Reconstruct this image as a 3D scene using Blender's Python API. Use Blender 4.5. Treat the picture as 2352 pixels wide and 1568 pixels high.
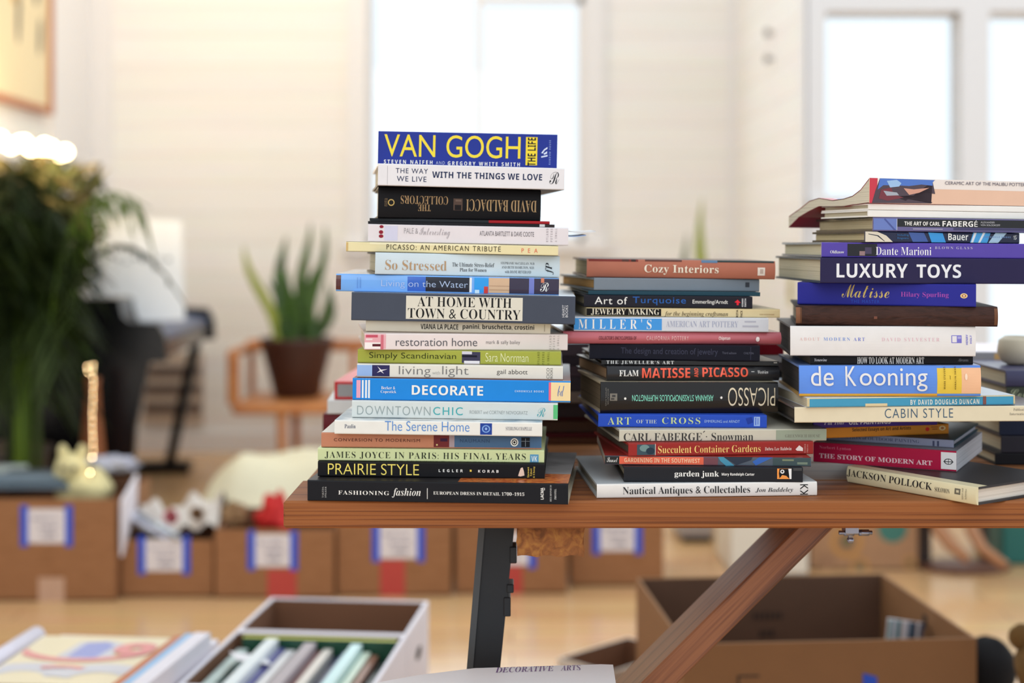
import bpy, math, random
from mathutils import Vector, Matrix
S = bpy.context.scene
COL = S.collection
for o in list(bpy.data.objects): bpy.data.objects.remove(o, do_unlink=True)
random.seed(7)
R = math.radians

# ---------------------------------------------------------------- camera, world, lights
F = 3267.0            # focal length in pixels of the 2352 px frame (50 mm on 36 mm)
CZ = 1.05             # eye height
CY = -1.66            # eye y; table front edge is y = 0
HY = 560.0            # horizon row
cd = bpy.data.cameras.new('camera'); cam = bpy.data.objects.new('camera', cd); COL.objects.link(cam)
cam.location = (0, CY, CZ); cam.rotation_euler = (R(90), 0, 0)
cd.lens = 50; cd.sensor_width = 36; cd.shift_y = -(784 - HY) / 2352
cd.clip_start = .05; cd.clip_end = 200
cd.dof.use_dof = True; cd.dof.focus_distance = 1.70; cd.dof.aperture_fstop = 2.3
S.camera = cam
w = bpy.data.worlds.new('daylight'); S.world = w; w.use_nodes = True
bg = w.node_tree.nodes['Background']; bg.inputs[0].default_value = (.88, .95, 1, 1); bg.inputs[1].default_value = 1.26
S.view_settings.view_transform = 'Standard'; S.view_settings.look = 'None'
S.view_settings.gamma = 1; S.view_settings.exposure = 0.0
try: S.view_settings.use_curve_mapping = False
except Exception: pass
S.cycles.use_denoising = True
S.cycles.max_bounces = 8; S.cycles.diffuse_bounces = 4

def area(name, loc, rot, sx, sy, power, col):
    l = bpy.data.lights.new(name, 'AREA'); l.shape = 'RECTANGLE'; l.size = sx; l.size_y = sy; l.energy = power; l.color = col
    o = bpy.data.objects.new(name, l); COL.objects.link(o); o.location = loc; o.rotation_euler = rot
    return o
# daylight entering through the two glazed openings in view, plus an assumed source behind the camera and an added warm wall light
area('window_daylight', (-.18, 5.35, 1.75), (R(-90), 0, 0), 1.0, 1.3, 9, (.86, .94, 1))
area('door_daylight', (1.9, 3.72, 1.45), (R(-90), 0, 0), 1.4, 1.6, 14, (.86, .94, 1))
area('assumed_rear_daylight', (-1.2, -3.6, 2.3), (R(62), 0, R(-16)), 2.2, 1.6, 30, (1, .98, .96))  # assumed: no window is built here, added fill for the book fronts
area('added_wall_light', (-1.2, 4.3, 3.1), (R(38), 0, R(12)), 1.2, .8, 9, (1, .74, .42))  # unseen warm light added to brighten the back wall; no lamp is built
def point(name, loc, power, col, r=.06):
    l = bpy.data.lights.new(name, 'POINT'); l.energy = power; l.color = col; l.shadow_soft_size = r
    o = bpy.data.objects.new(name, l); COL.objects.link(o); o.location = loc
    return o

# ---------------------------------------------------------------- helpers
def D2Y(d): return d + CY
def P(px, py, d):                    # the point at distance d seen at that pixel: used to take measurements
    return Vector(((px - 1176) * d / F, d + CY, CZ - (py - HY) * d / F))
def lin(c):
    return tuple((v / 255 / 12.92 if v / 255 <= .04045 else ((v / 255 + .055) / 1.055) ** 2.4) for v in c)
_M = {}
def mat(col, rough=.5, metal=0, var=.05, scale=30, bump=0, spec=.5, emit=0, sheen=0):
    k = (tuple(col), rough, metal, var, scale, bump, spec, emit)
    if k in _M: return _M[k]
    m = bpy.data.materials.new('paint'); m.use_nodes = True; nt = m.node_tree; b = nt.nodes['Principled BSDF']
    L = lin(col)
    tc = nt.nodes.new('ShaderNodeTexCoord'); n = nt.nodes.new('ShaderNodeTexNoise'); n.inputs['Scale'].default_value = scale; n.inputs['Detail'].default_value = 4
    nt.links.new(tc.outputs['Object'], n.inputs['Vector'])
    mx = nt.nodes.new('ShaderNodeMix'); mx.data_type = 'RGBA'
    mx.inputs[6].default_value = (*[v * (1 - var) for v in L], 1); mx.inputs[7].default_value = (*[min(1, v * (1 + var)) for v in L], 1)
    nt.links.new(n.outputs['Fac'], mx.inputs[0]); nt.links.new(mx.outputs[2], b.inputs['Base Color'])
    b.inputs['Roughness'].default_value = rough; b.inputs['Metallic'].default_value = metal
    b.inputs['Specular IOR Level'].default_value = spec
    if bump:
        bp = nt.nodes.new('ShaderNodeBump'); bp.inputs['Strength'].default_value = bump; bp.inputs['Distance'].default_value = .01
        nt.links.new(n.outputs['Fac'], bp.inputs['Height']); nt.links.new(bp.outputs[0], b.inputs['Normal'])
    if emit:
        b.inputs['Emission Color'].default_value = (*L, 1); b.inputs['Emission Strength'].default_value = emit
    _M[k] = m; return m
def ramp_mat(name, stops, vec_scale, kind='NOISE', nscale=5, rough=.5, bump=0, detail=6, distort=0, rot=(0, 0, 0), spec=.5, coord='Object'):
    m = bpy.data.materials.new(name); m.use_nodes = True; nt = m.node_tree; b = nt.nodes['Principled BSDF']
    tc = nt.nodes.new('ShaderNodeTexCoord'); mp = nt.nodes.new('ShaderNodeMapping'); mp.inputs['Scale'].default_value = vec_scale; mp.inputs['Rotation'].default_value = rot
    nt.links.new(tc.outputs[coord], mp.inputs[0])
    if kind == 'NOISE':
        n = nt.nodes.new('ShaderNodeTexNoise'); n.inputs['Detail'].default_value = detail; n.inputs['Distortion'].default_value = distort; out = n.outputs['Fac']
    elif kind == 'WAVE':
        n = nt.nodes.new('ShaderNodeTexWave'); n.inputs['Detail'].default_value = detail; n.inputs['Distortion'].default_value = distort; n.bands_direction = 'Z'; out = n.outputs['Fac']
    else:
        n = nt.nodes.new('ShaderNodeTexVoronoi'); out = n.outputs['Distance']
    n.inputs['Scale'].default_value = nscale
    nt.links.new(mp.outputs[0], n.inputs['Vector'])
    r = nt.nodes.new('ShaderNodeValToRGB'); el = r.color_ramp.elements
    while len(el) < len(stops): el.new(.5)
    for e, (p, c) in zip(el, stops): e.position = p; e.color = (*lin(c), 1)
    nt.links.new(out, r.inputs[0]); nt.links.new(r.outputs[0], b.inputs['Base Color'])
    b.inputs['Roughness'].default_value = rough; b.inputs['Specular IOR Level'].default_value = spec
    if bump:
        bp = nt.nodes.new('ShaderNodeBump'); bp.inputs['Strength'].default_value = bump; bp.inputs['Distance'].default_value = .004
        nt.links.new(out, bp.inputs['Height']); nt.links.new(bp.outputs[0], b.inputs['Normal'])
    return m

class MB:
    """Collects faces and links them as ONE mesh object."""
    def __init__(s): s.v = []; s.f = []; s.mi = []; s.mats = []; s.sm = []
    def m(s, mt):
        if mt not in s.mats: s.mats.append(mt)
        return s.mats.index(mt)
    def add(s, vs, fs, mt, smooth=False, M=None):
        b = len(s.v); i = s.m(mt)
        s.v += [tuple(M @ Vector(v)) if M else tuple(v) for v in vs]
        for f in fs: s.f.append([b + k for k in f]); s.mi.append(i); s.sm.append(smooth)
    def box(s, x0, x1, y0, y1, z0, z1, mt, M=None):
        vs = [(x, y, z) for z in (z0, z1) for y in (y0, y1) for x in (x0, x1)]
        s.add(vs, [(0, 2, 3, 1), (4, 5, 7, 6), (0, 1, 5, 4), (2, 6, 7, 3), (0, 4, 6, 2), (1, 3, 7, 5)], mt, False, M)
    def cbox(s, x0, x1, y0, y1, z0, z1, mt, c=.004, M=None):   # box with chamfered edges
        xs = (x0, x1); ys = (y0, y1); zs = (z0, z1); vs = []; idx = {}
        for a in (0, 1):
            for b in (0, 1):
                for d in (0, 1):
                    sx, sy, sz = (1 - 2 * a) * c, (1 - 2 * b) * c, (1 - 2 * d) * c
                    for k, off in enumerate(((0, sy, sz), (sx, 0, sz), (sx, sy, 0))):
                        idx[a, b, d, k] = len(vs); vs.append((xs[a] + off[0], ys[b] + off[1], zs[d] + off[2]))
        I = lambda a, b, d, k: idx[a, b, d, k]
        fs = []
        for a in (0, 1): fs.append([I(a, 0, 0, 0), I(a, 1, 0, 0), I(a, 1, 1, 0), I(a, 0, 1, 0)])
        for b in (0, 1): fs.append([I(0, b, 0, 1), I(1, b, 0, 1), I(1, b, 1, 1), I(0, b, 1, 1)])
        for d in (0, 1): fs.append([I(0, 0, d, 2), I(1, 0, d, 2), I(1, 1, d, 2), I(0, 1, d, 2)])
        for b in (0, 1):
            for d in (0, 1): fs.append([I(0, b, d, 1), I(1, b, d, 1), I(1, b, d, 2), I(0, b, d, 2)])
        for a in (0, 1):
            for d in (0, 1): fs.append([I(a, 0, d, 0), I(a, 1, d, 0), I(a, 1, d, 2), I(a, 0, d, 2)])
        for a in (0, 1):
            for b in (0, 1): fs.append([I(a, b, 0, 0), I(a, b, 1, 0), I(a, b, 1, 1), I(a, b, 0, 1)])
        for a in (0, 1):
            for b in (0, 1):
                for d in (0, 1): fs.append([I(a, b, d, 0), I(a, b, d, 1), I(a, b, d, 2)])
        s.add(vs, fs, mt, False, M)
    def prism(s, poly, y0, y1, mt, M=None):                   # poly in x,z extruded along y
        n = len(poly)
        vs = [(x, y0, z) for x, z in poly] + [(x, y1, z) for x, z in poly]
        fs = [list(range(n)), list(range(2 * n - 1, n - 1, -1))] + [(i, n + i, n + (i + 1) % n, (i + 1) % n) for i in range(n)]
        s.add(vs, fs, mt, False, M)
    def tube(s, pts, rad, mt, n=8, cap=True):
        pts = [Vector(p) for p in pts]; vs = []; fs = []
        rad = rad if isinstance(rad, (list, tuple)) else [rad] * len(pts)
        up = Vector((.13, .31, .94))
        for i, p in enumerate(pts):
            t = (pts[min(i + 1, len(pts) - 1)] - pts[max(i - 1, 0)]).normalized()
            a = t.cross(up).normalized() if abs(t.dot(up)) < .98 else t.cross(Vector((1, 0, 0))).normalized()
            b = t.cross(a)
            for k in range(n):
                q = 2 * math.pi * k / n; vs.append(p + (a * math.cos(q) + b * math.sin(q)) * rad[i])
        for i in range(len(pts) - 1):
            for k in range(n): fs.append((i * n + k, i * n + (k + 1) % n, (i + 1) * n + (k + 1) % n, (i + 1) * n + k))
        if cap: fs += [list(range(n))[::-1], list(range((len(pts) - 1) * n, len(pts) * n))]
        s.add(vs, fs, mt, True)
    def lathe(s, prof, mt, n=24, c=(0, 0, 0), M=None, wob=0):
        vs = []; fs = []
        for r, z in prof:
            for k in range(n):
                q = 2 * math.pi * k / n; rr = r * (1 + wob * math.sin(3 * q + z * 40))
                vs.append((c[0] + rr * math.cos(q), c[1] + rr * math.sin(q), c[2] + z))
        for i in range(len(prof) - 1):
            for k in range(n): fs.append((i * n + k, i * n + (k + 1) % n, (i + 1) * n + (k + 1) % n, (i + 1) * n + k))
        fs += [list(range(n))[::-1], list(range((len(prof) - 1) * n, len(prof) * n))]
        s.add(vs, fs, mt, True, M)
    def ball(s, c, r, mt, n=16, sq=(1, 1, 1)):
        prof = [(max(1e-4, r * math.sin(math.pi * i / n)), -r * math.cos(math.pi * i / n)) for i in range(n + 1)]
        M = Matrix.Translation(c) @ Matrix.Diagonal((*sq, 1))
        s.lathe(prof, mt, n * 2, (0, 0, 0), M)
    def ribbon(s, pts, wid, side, mt, fold=.25):              # a folded leaf blade
        vs = []; fs = []; n = len(pts)
        for i, p in enumerate(pts):
            p = Vector(p); t = (Vector(pts[min(i + 1, n - 1)]) - Vector(pts[max(i - 1, 0)])).normalized()
            a = side - t * side.dot(t); a = a.normalized(); nn = t.cross(a)
            vs += [p + a * wid[i] + nn * wid[i] * fold, p, p - a * wid[i] + nn * wid[i] * fold]
        for i in range(n - 1):
            b = i * 3; fs += [(b, b + 1, b + 4, b + 3), (b + 1, b + 2, b + 5, b + 4)]
        s.add(vs, fs, mt, True)
    def sheet(s, fn, nu, nv, mt, th=.001):                    # thickened surface fn(u,v)
        vs = []; fs = []
        g = [[Vector(fn(i / nu, j / nv)) for i in range(nu + 1)] for j in range(nv + 1)]
        for sgn in (0, 1):
            for j in range(nv + 1):
                for i in range(nu + 1):
                    vs.append(g[j][i] - Vector((0, 0, th * sgn)))
        N = (nu + 1) * (nv + 1); id = lambda i, j, q: q * N + j * (nu + 1) + i
        for j in range(nv):
            for i in range(nu):
                fs.append((id(i, j, 0), id(i + 1, j, 0), id(i + 1, j + 1, 0), id(i, j + 1, 0)))
                fs.append((id(i, j, 1), id(i, j + 1, 1), id(i + 1, j + 1, 1), id(i + 1, j, 1)))
        for i in range(nu):
            for j in (0, nv): fs.append((id(i, j, 0), id(i + 1, j, 0), id(i + 1, j, 1), id(i, j, 1)))
        for j in range(nv):
            for i in (0, nu): fs.append((id(i, j, 0), id(i, j + 1, 0), id(i, j + 1, 1), id(i, j, 1)))
        s.add(vs, fs, mt, True)
    def build(s, name, parent=None, loc=None):
        me = bpy.data.meshes.new(name); me.from_pydata(s.v, [], s.f)
        for mt in s.mats: me.materials.append(mt)
        for p, i, q in zip(me.polygons, s.mi, s.sm): p.material_index = i; p.use_smooth = q
        me.update()
        o = bpy.data.objects.new(name, me); COL.objects.link(o)
        if parent: o.parent = parent
        if loc is not None: o.location = loc
        return o
def tag(o, label, cat, group=None):
    o['label'] = label; o['category'] = cat
    if group: o['group'] = group
    return o
def thing(name, label, cat, loc=(0, 0, 0), rot=(0, 0, 0), group=None):
    o = bpy.data.objects.new(name, None); COL.objects.link(o); o.empty_display_size = .05
    o.location = loc; o.rotation_euler = rot
    return tag(o, label, cat, group)
def structure(name, mb, parent=None):
    o = mb.build(name, parent)
    if not parent: o['kind'] = 'structure'
    return o

# ---------------------------------------------------------------- lettering
STY = {'sans': (None, 0), 'light': (None, -.007), 'thin': (None, -.011), 'bold': ((0x1D5D4, 0x1D5EE, 0x1D7EC), 0), 'black': ((0x1D5D4, 0x1D5EE, 0x1D7EC), 0),
       'serif': ((0x1D400, 0x1D41A, 0x1D7CE), -.009), 'serifb': ((0x1D400, 0x1D41A, 0x1D7CE), 0), 'serifl': ((0x1D400, 0x1D41A, 0x1D7CE), -.011),
       'ital': ((0x1D468, 0x1D482, 0x1D7CE), -.008), 'script': ((0x1D4D0, 0x1D4EA, 0x1D7CE), -.007)}
_G = {}
TS = bpy.data.scenes.new('lettering')       # the outlines of the lettering are taken in an empty scene of their own
def glyphs(text, sty, space=1.0):
    k = (text, sty, space)
    if k in _G: return _G[k]
    base, off = STY[sty]; out = ''
    for ch in text:
        if base and 'A' <= ch <= 'Z': out += chr(base[0] + ord(ch) - 65)
        elif base and 'a' <= ch <= 'z': out += chr(base[1] + ord(ch) - 97)
        elif base and '0' <= ch <= '9': out += chr(base[2] + ord(ch) - 48)
        else: out += ch
    c = bpy.data.curves.new('t', 'FONT'); c.body = out; c.resolution_u = 5; c.offset = off; c.space_character = space
    o = bpy.data.objects.new('t', c); TS.collection.objects.link(o)
    with bpy.context.temp_override(scene=TS, view_layer=TS.view_layers[0]): dg = bpy.context.evaluated_depsgraph_get()
    dg.update()
    e = o.evaluated_get(dg); me = e.to_mesh()
    vs = [(v.co.x, v.co.y) for v in me.vertices]; fs = [tuple(p.vertices) for p in me.polygons]
    e.to_mesh_clear(); bpy.data.objects.remove(o); bpy.data.curves.remove(c)
    x0 = min(v[0] for v in vs); x1 = max(v[0] for v in vs); y0 = min(v[1] for v in vs); y1 = max(v[1] for v in vs)
    vs = [((x - x0) / max(1e-6, x1 - x0), (y - y0) / max(1e-6, y1 - y0)) for x, y in vs]
    _G[k] = (vs, fs); return _G[k]
def put_text(mb, fn, text, sty, mt, rot=0, space=1.0):
    """fn(a,b) maps the unit ink box (a right, b up) to a point."""
    vs, fs = glyphs(text, sty, space); out = []
    for a, b in vs:
        if rot == 90: a, b = 1 - b, a
        elif rot == 180: a, b = 1 - a, 1 - b
        elif rot == 270: a, b = b, 1 - a
        out.append(fn(a, b))
    mb.add(out, fs, mt)

# ---------------------------------------------------------------- books
ZOOM = {'A': (700, 280, .29762), 'B': (700, 660, .29762), 'C': (640, 900, .32313), 'D': (1280, 560, .26361), 'E': (1280, 810, .26361),
        'F': (1760, 390, .2517), 'G': (1760, 700, .2517), 'H': (1760, 930, .2517), 'P': (0, 0, 1)}
WHITE = (236, 235, 232); PAGE = (214, 204, 178); BLACK = (16, 16, 18)
def page_mat(col):
    k = ('page', tuple(col))
    if k not in _M:
        d = [max(0, c - 38) for c in col]
        _M[k] = ramp_mat('page_edges', [(.35, d), (.5, col), (.62, d), (.75, col)], (.6, .6, 620), 'NOISE', 1.6, .8, .12, 2)
    return _M[k]
def T(text, sty, col, x0, y0, x1, y1, rot=0, sp=1.0): return ('T', text, sty, col, x0, y0, x1, y1, rot, sp)
def Q(col, x0, y0=None, x1=None, y1=None): return ('Q', col, x0, y0, x1, y1)
def FB(col, x0, x1, v0=0, v1=1): return ('FB', col, x0, x1, v0, v1)    # full-height band
def E(col, x0, y0, x1, y1): return ('E', col, x0, y0, x1, y1)
def PG(col, *pts): return ('PG', col, pts)

class Bk:
    def __init__(s, reg, xl, xr, ytl, ytr, ybl, ybr, W, col, label, d, items=(), yaw=None, e=None, hb=True, cov=None, bot=None, pages=PAGE, bulge=0, gl=.42, hid=False, roll=None, top=(), var=.05, name='book', cat='book', smat=None):
        s.smat = smat
        ox, oy, k = ZOOM[reg]; s.reg = reg
        X = lambda x: ox + k * x; Y = lambda y: oy + k * y
        s.xl, s.xr, s.ytl, s.ytr, s.ybl, s.ybr = X(xl), X(xr), Y(ytl), Y(ytr), Y(ybl), Y(ybr)
        s.W, s.col, s.label, s.d, s.items = W, col, label, d, items
        s.hb, s.cov, s.bot, s.pages, s.bulge, s.gl, s.hid, s.top, s.var, s.name, s.cat = hb, cov or col, bot or cov or col, pages, bulge, gl, hid, top, var, name, cat
        s.yaw = R(yaw) if yaw is not None else 0
        if e is not None:                                     # yaw that shows e zoom pixels of the left end
            ex = e * k; best = None
            for i in range(-200, 500):
                a = R(i * .1); s.yaw = a; s.solve()
                rx = s.Xl - W * math.sin(a); rd = s.dl + W * math.cos(a)
                er = abs(rx / rd * F + 1176 - (s.xl - ex))
                if best is None or er < best[0]: best = (er, a)
            s.yaw = best[1]
        s.solve()
        s.yt = (s.ytl + s.ytr) / 2; s.yb = (s.ybl + s.ybr) / 2
        s.zt = CZ - (s.yt - HY) * d / F; s.zb = CZ - (s.yb - HY) * d / F
        if roll is None:
            sl = ((s.ytr - s.ytl) + (s.ybr - s.ybl)) / 2 / (s.xr - s.xl)      # picture slope
            v = (s.yt + s.yb) / 2 - HY
            sl -= v * (s.dl - s.dr) / d / (s.xr - s.xl)
            s.roll = max(-1.3, min(1.4, math.degrees(sl)))
        else: s.roll = roll
        s.ox, s.oy, s.k = ox, oy, k
    def solve(s):
        L = .2; t = math.tan(s.yaw); dl = dr = s.d
        for _ in range(12):
            s.Xl = (s.xl - 1176) * dl / F; s.Xr = (s.xr - 1176) * dr / F
            dd = t * (s.Xr - s.Xl); dl = s.d - dd / 2; dr = s.d + dd / 2
        s.dl, s.dr = dl, dr; s.L = math.hypot(s.Xr - s.Xl, dr - dl); s.Xc = (s.Xl + s.Xr) / 2
    def uv(s, x, y):
        px = s.ox + s.k * x; py = s.oy + s.k * y
        u = (px - s.xl) / (s.xr - s.xl); a = s.ytl + (s.ytr - s.ytl) * u; b = s.ybl + (s.ybr - s.ybl) * u
        return u, (py - a) / (b - a)

def spine_mesh(b, L, T_, sth):
    mb = MB(); SP = .12 if b.gl > .3 else .35; base = b.smat or mat(b.col, b.gl, 0, b.var, 60, 0, SP)
    n = 10; rc = min(.0014, T_ * .12)
    def off(v):                                               # how far the spine face stands out
        z = v * T_; e = min(z, T_ - z)
        q = 0 if e >= rc else rc - math.sqrt(max(0, rc * rc - (rc - e) ** 2))
        return b.bulge * (1 - (2 * v - 1) ** 2) - q
    vv = sorted(set([0, rc / T_ * .3, rc / T_] + [rc / T_ + (1 - 2 * rc / T_) * i / n for i in range(n + 1)] + [1 - rc / T_ * .3, 1]))
    vs = []; fs = []
    for v in vv:
        for x in (-L / 2, L / 2): vs += [(x, -off(v), v * T_), (x, sth, v * T_)]
    m = len(vv)
    for i in range(m - 1):
        a = i * 4; c = a + 4
        fs += [(a, a + 2, c + 2, c), (a + 1, c + 1, c + 3, a + 3), (a, c, c + 1, a + 1), (a + 2, a + 3, c + 3, c + 2)]
    fs += [(0, 1, 3, 2), (m * 4 - 4, m * 4 - 2, m * 4 - 1, m * 4 - 3)]
    mb.add(vs, fs, base)
    eps = [.00012]
    def pt(u, v, e): return ((u - .5) * L, -off(max(0, min(1, 1 - v))) - e, max(.0, min(1, 1 - v)) * T_)
    def pf(u, v, e):                                          # printed shapes lie on the face without its rounded edges
        v = max(0, min(1, 1 - v)); return ((u - .5) * L, -b.bulge * (1 - (2 * v - 1) ** 2) - e, v * T_)
    def quad(u0, v0, u1, v1, mt):
        v0 = max(v0, .0); v1 = min(v1, 1); u0 = max(u0, 0.0); u1 = min(u1, 1.0)
        if v1 <= v0 or u1 <= u0: return
        k = 10; eps[0] += .00004; vs = []; fs = []
        for i in range(k + 1):
            v = v0 + (v1 - v0) * i / k; vs += [pt(u0, v, eps[0]), pt(u1, v, eps[0])]
        for i in range(k): fs.append((2 * i, 2 * i + 2, 2 * i + 3, 2 * i + 1))
        mb.add(vs, fs, mt)
    for it in b.items:
        if it[0] == 'FB':
            _, c, x0, x1, v0, v1 = it; quad(b.uv(x0, 0)[0], v0, b.uv(x1, 0)[0], v1, mat(c, b.gl, 0, b.var, 60, 0, SP))
        elif it[0] == 'Q':
            _, c, x0, y0, x1, y1 = it; xm, ym = (x0 + x1) / 2, (y0 + y1) / 2
            h = (y1 - y0) / 2; u0 = b.uv(x0, ym)[0]; u1 = b.uv(x1, ym)[0]
            quad(u0, b.uv(xm, ym - h)[1], u1, b.uv(xm, ym + h)[1], mat(c, b.gl, 0, b.var, 60, 0, SP))
        elif it[0] == 'E':
            _, c, x0, y0, x1, y1 = it; u0, v0 = b.uv(x0, y0); u1, v1 = b.uv(x1, y1); eps[0] += .00004
            vs = [pf((u0 + u1) / 2 + (u1 - u0) / 2 * math.cos(q * math.pi / 8), (v0 + v1) / 2 + (v1 - v0) / 2 * math.sin(q * math.pi / 8), eps[0] + b.bulge * .25) for q in range(16)]
            mb.add(vs, [tuple(range(16))], mat(c, b.gl, 0, b.var, 60, 0, SP))
        elif it[0] == 'PG':
            _, c, pts = it; eps[0] += .00004
            vs = [pf(*b.uv(x, y), eps[0] + b.bulge * .25) for x, y in pts]
            mb.add(vs, [tuple(range(len(vs)))], mat(c, b.gl, 0, b.var, 60, 0, SP))
        else:
            _, tx, sty, c, x0, y0, x1, y1, rot, sp = it
            xm, ym = (x0 + x1) / 2, (y0 + y1) / 2
            slope = ((b.ytr - b.ytl) + (b.ybr - b.ybl)) / 2 / (b.xr - b.xl)
            h = max((y1 - y0) - abs(slope) * (x1 - x0), (y1 - y0) * .45) / 2
            u0 = b.uv(x0, ym)[0]; u1 = b.uv(x1, ym)[0]; v0 = b.uv(xm, ym - h)[1]; v1 = b.uv(xm, ym + h)[1]
            e = eps[0] + .00012 + b.bulge * (v1 - v0) ** 2
            put_text(mb, lambda a, q: pf(u0 + (u1 - u0) * a, v1 + (v0 - v1) * q, e), tx, sty, mat(c, b.gl, 0, .02, 60, 0, SP), rot, sp)
    return mb

def make_book(b, zbot, T_, roll, x0, group):
    L, W = b.L, b.W
    t = thing(b.name, b.label, b.cat, (b.Xc, D2Y(b.d), zbot - math.tan(R(roll)) * (b.Xc - x0)), (0, R(roll), b.yaw), group)
    # rotation order: roll about y first, then yaw about z
    tb = (.0026 if T_ > .012 else .0016) if b.hb else .0005
    e = .0035 if b.hb else .0004; sth = .0022 if b.hb else .0006
    c0 = mat(b.cov, b.gl, 0, b.var, 40, 0, .25) if not hasattr(b.cov, 'node_tree') else b.cov
    c1 = mat(b.bot, b.gl, 0, b.var, 40, 0, .25) if not hasattr(b.bot, 'node_tree') else b.bot
    m = MB(); m.box(-L / 2, L / 2, sth, W, T_ - tb, T_, c0)
    for k, (mt, xa, xb, ya, yb) in enumerate(b.top):
        if not hasattr(mt, 'node_tree'): mt = mat(mt, b.gl, 0, b.var, 40)
        z = T_ + .0001 + k * .00004
        m.add([(xa * L - L / 2, max(sth, ya * W), z), (xb * L - L / 2, max(sth, ya * W), z), (xb * L - L / 2, yb * W, z), (xa * L - L / 2, yb * W, z)], [(0, 1, 2, 3)], mt)
    m.build('cover', t)
    m = MB(); m.box(-L / 2, L / 2, sth, W, 0, tb, c1); m.build('cover', t)
    spine_mesh(b, L, T_, sth).build('spine', t)
    m = MB(); m.box(-L / 2 + e, L / 2 - e, sth, W - e, tb, T_ - tb, page_mat(b.pages)); m.build('pages', t)
    return t

def stack(books, zbase, x0, group):
    """books from bottom to top; every face between two books is one height."""
    rolls = [b.roll for b in books]; rolls[0] = 0 if books[0].roll is not None else 0
    sm = [rolls[0]]
    for i in range(1, len(rolls)):
        w_ = [rolls[j] for j in range(max(1, i - 2), min(len(rolls), i + 3))]; sm.append(sum(w_) / len(w_))
    sm[0] = 0
    for i in range(1, len(sm)): sm[i] = max(sm[i - 1] - .35, min(sm[i - 1] + .35, sm[i]))
    # heights of the faces, brought to the stack's own centre line
    f = [zbase]
    for i in range(len(books) - 1):
        lo, up = books[i], books[i + 1]
        e1 = lo.zt + math.tan(R(sm[i])) * (lo.Xc - x0); e2 = up.zb + math.tan(R(sm[i + 1])) * (up.Xc - x0)
        f.append(e2 if up.hid else (e1 if lo.hid == 'dn' else (e1 + e2) / 2))
    lo = books[-1]; f.append(lo.zt + math.tan(R(sm[-1])) * (lo.Xc - x0))
    for i, b in enumerate(books):
        t = max(.0025, f[i + 1] - f[i])
        make_book(b, f[i], t - .0003, sm[i], x0, group)
    return f

# ---------------------------------------------------------------- the room
ZT = .75
def plank_wall_mat():
    m = bpy.data.materials.new('painted_boards'); m.use_nodes = True; nt = m.node_tree; b = nt.nodes['Principled BSDF']
    tc = nt.nodes.new('ShaderNodeTexCoord'); sp = nt.nodes.new('ShaderNodeSeparateXYZ'); nt.links.new(tc.outputs['Object'], sp.inputs[0])
    mu = nt.nodes.new('ShaderNodeMath'); mu.operation = 'MULTIPLY'; mu.inputs[1].default_value = 1 / .15; nt.links.new(sp.outputs[2], mu.inputs[0])
    fl = nt.nodes.new('ShaderNodeMath'); fl.operation = 'FLOOR'; nt.links.new(mu.outputs[0], fl.inputs[0])
    fr = nt.nodes.new('ShaderNodeMath'); fr.operation = 'FRACT'; nt.links.new(mu.outputs[0], fr.inputs[0])
    wn = nt.nodes.new('ShaderNodeTexWhiteNoise'); wn.noise_dimensions = '1D'; nt.links.new(fl.outputs[0], wn.inputs['W'])
    r1 = nt.nodes.new('ShaderNodeMix'); r1.data_type = 'RGBA'; r1.inputs[6].default_value = (*lin((246, 243, 238)), 1); r1.inputs[7].default_value = (*lin((250, 248, 244)), 1)
    nt.links.new(wn.outputs['Value'], r1.inputs[0])
    no = nt.nodes.new('ShaderNodeTexNoise'); no.inputs['Scale'].default_value = 2.5; mp = nt.nodes.new('ShaderNodeMapping'); mp.inputs['Scale'].default_value = (.8, .8, 9)
    nt.links.new(tc.outputs['Object'], mp.inputs[0]); nt.links.new(mp.outputs[0], no.inputs['Vector'])
    r2 = nt.nodes.new('ShaderNodeMix'); r2.data_type = 'RGBA'; r2.blend_type = 'MULTIPLY'; r2.inputs[0].default_value = .10
    nt.links.new(r1.outputs[2], r2.inputs[6]); nt.links.new(no.outputs['Color'], r2.inputs[7])
    lt = nt.nodes.new('ShaderNodeMath'); lt.operation = 'LESS_THAN'; lt.inputs[1].default_value = .035; nt.links.new(fr.outputs[0], lt.inputs[0])
    r3 = nt.nodes.new('ShaderNodeMix'); r3.data_type = 'RGBA'; r3.inputs[7].default_value = (*lin((224, 216, 207)), 1)
    nt.links.new(lt.outputs[0], r3.inputs[0]); nt.links.new(r2.outputs[2], r3.inputs[6]); nt.links.new(r3.outputs[2], b.inputs['Base Color'])
    bp = nt.nodes.new('ShaderNodeBump'); bp.invert = True; bp.inputs['Strength'].default_value = .2; bp.inputs['Distance'].default_value = .01
    nt.links.new(lt.outputs[0], bp.inputs['Height']); nt.links.new(bp.outputs[0], b.inputs['Normal'])
    b.inputs['Roughness'].default_value = .55
    return m
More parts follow.
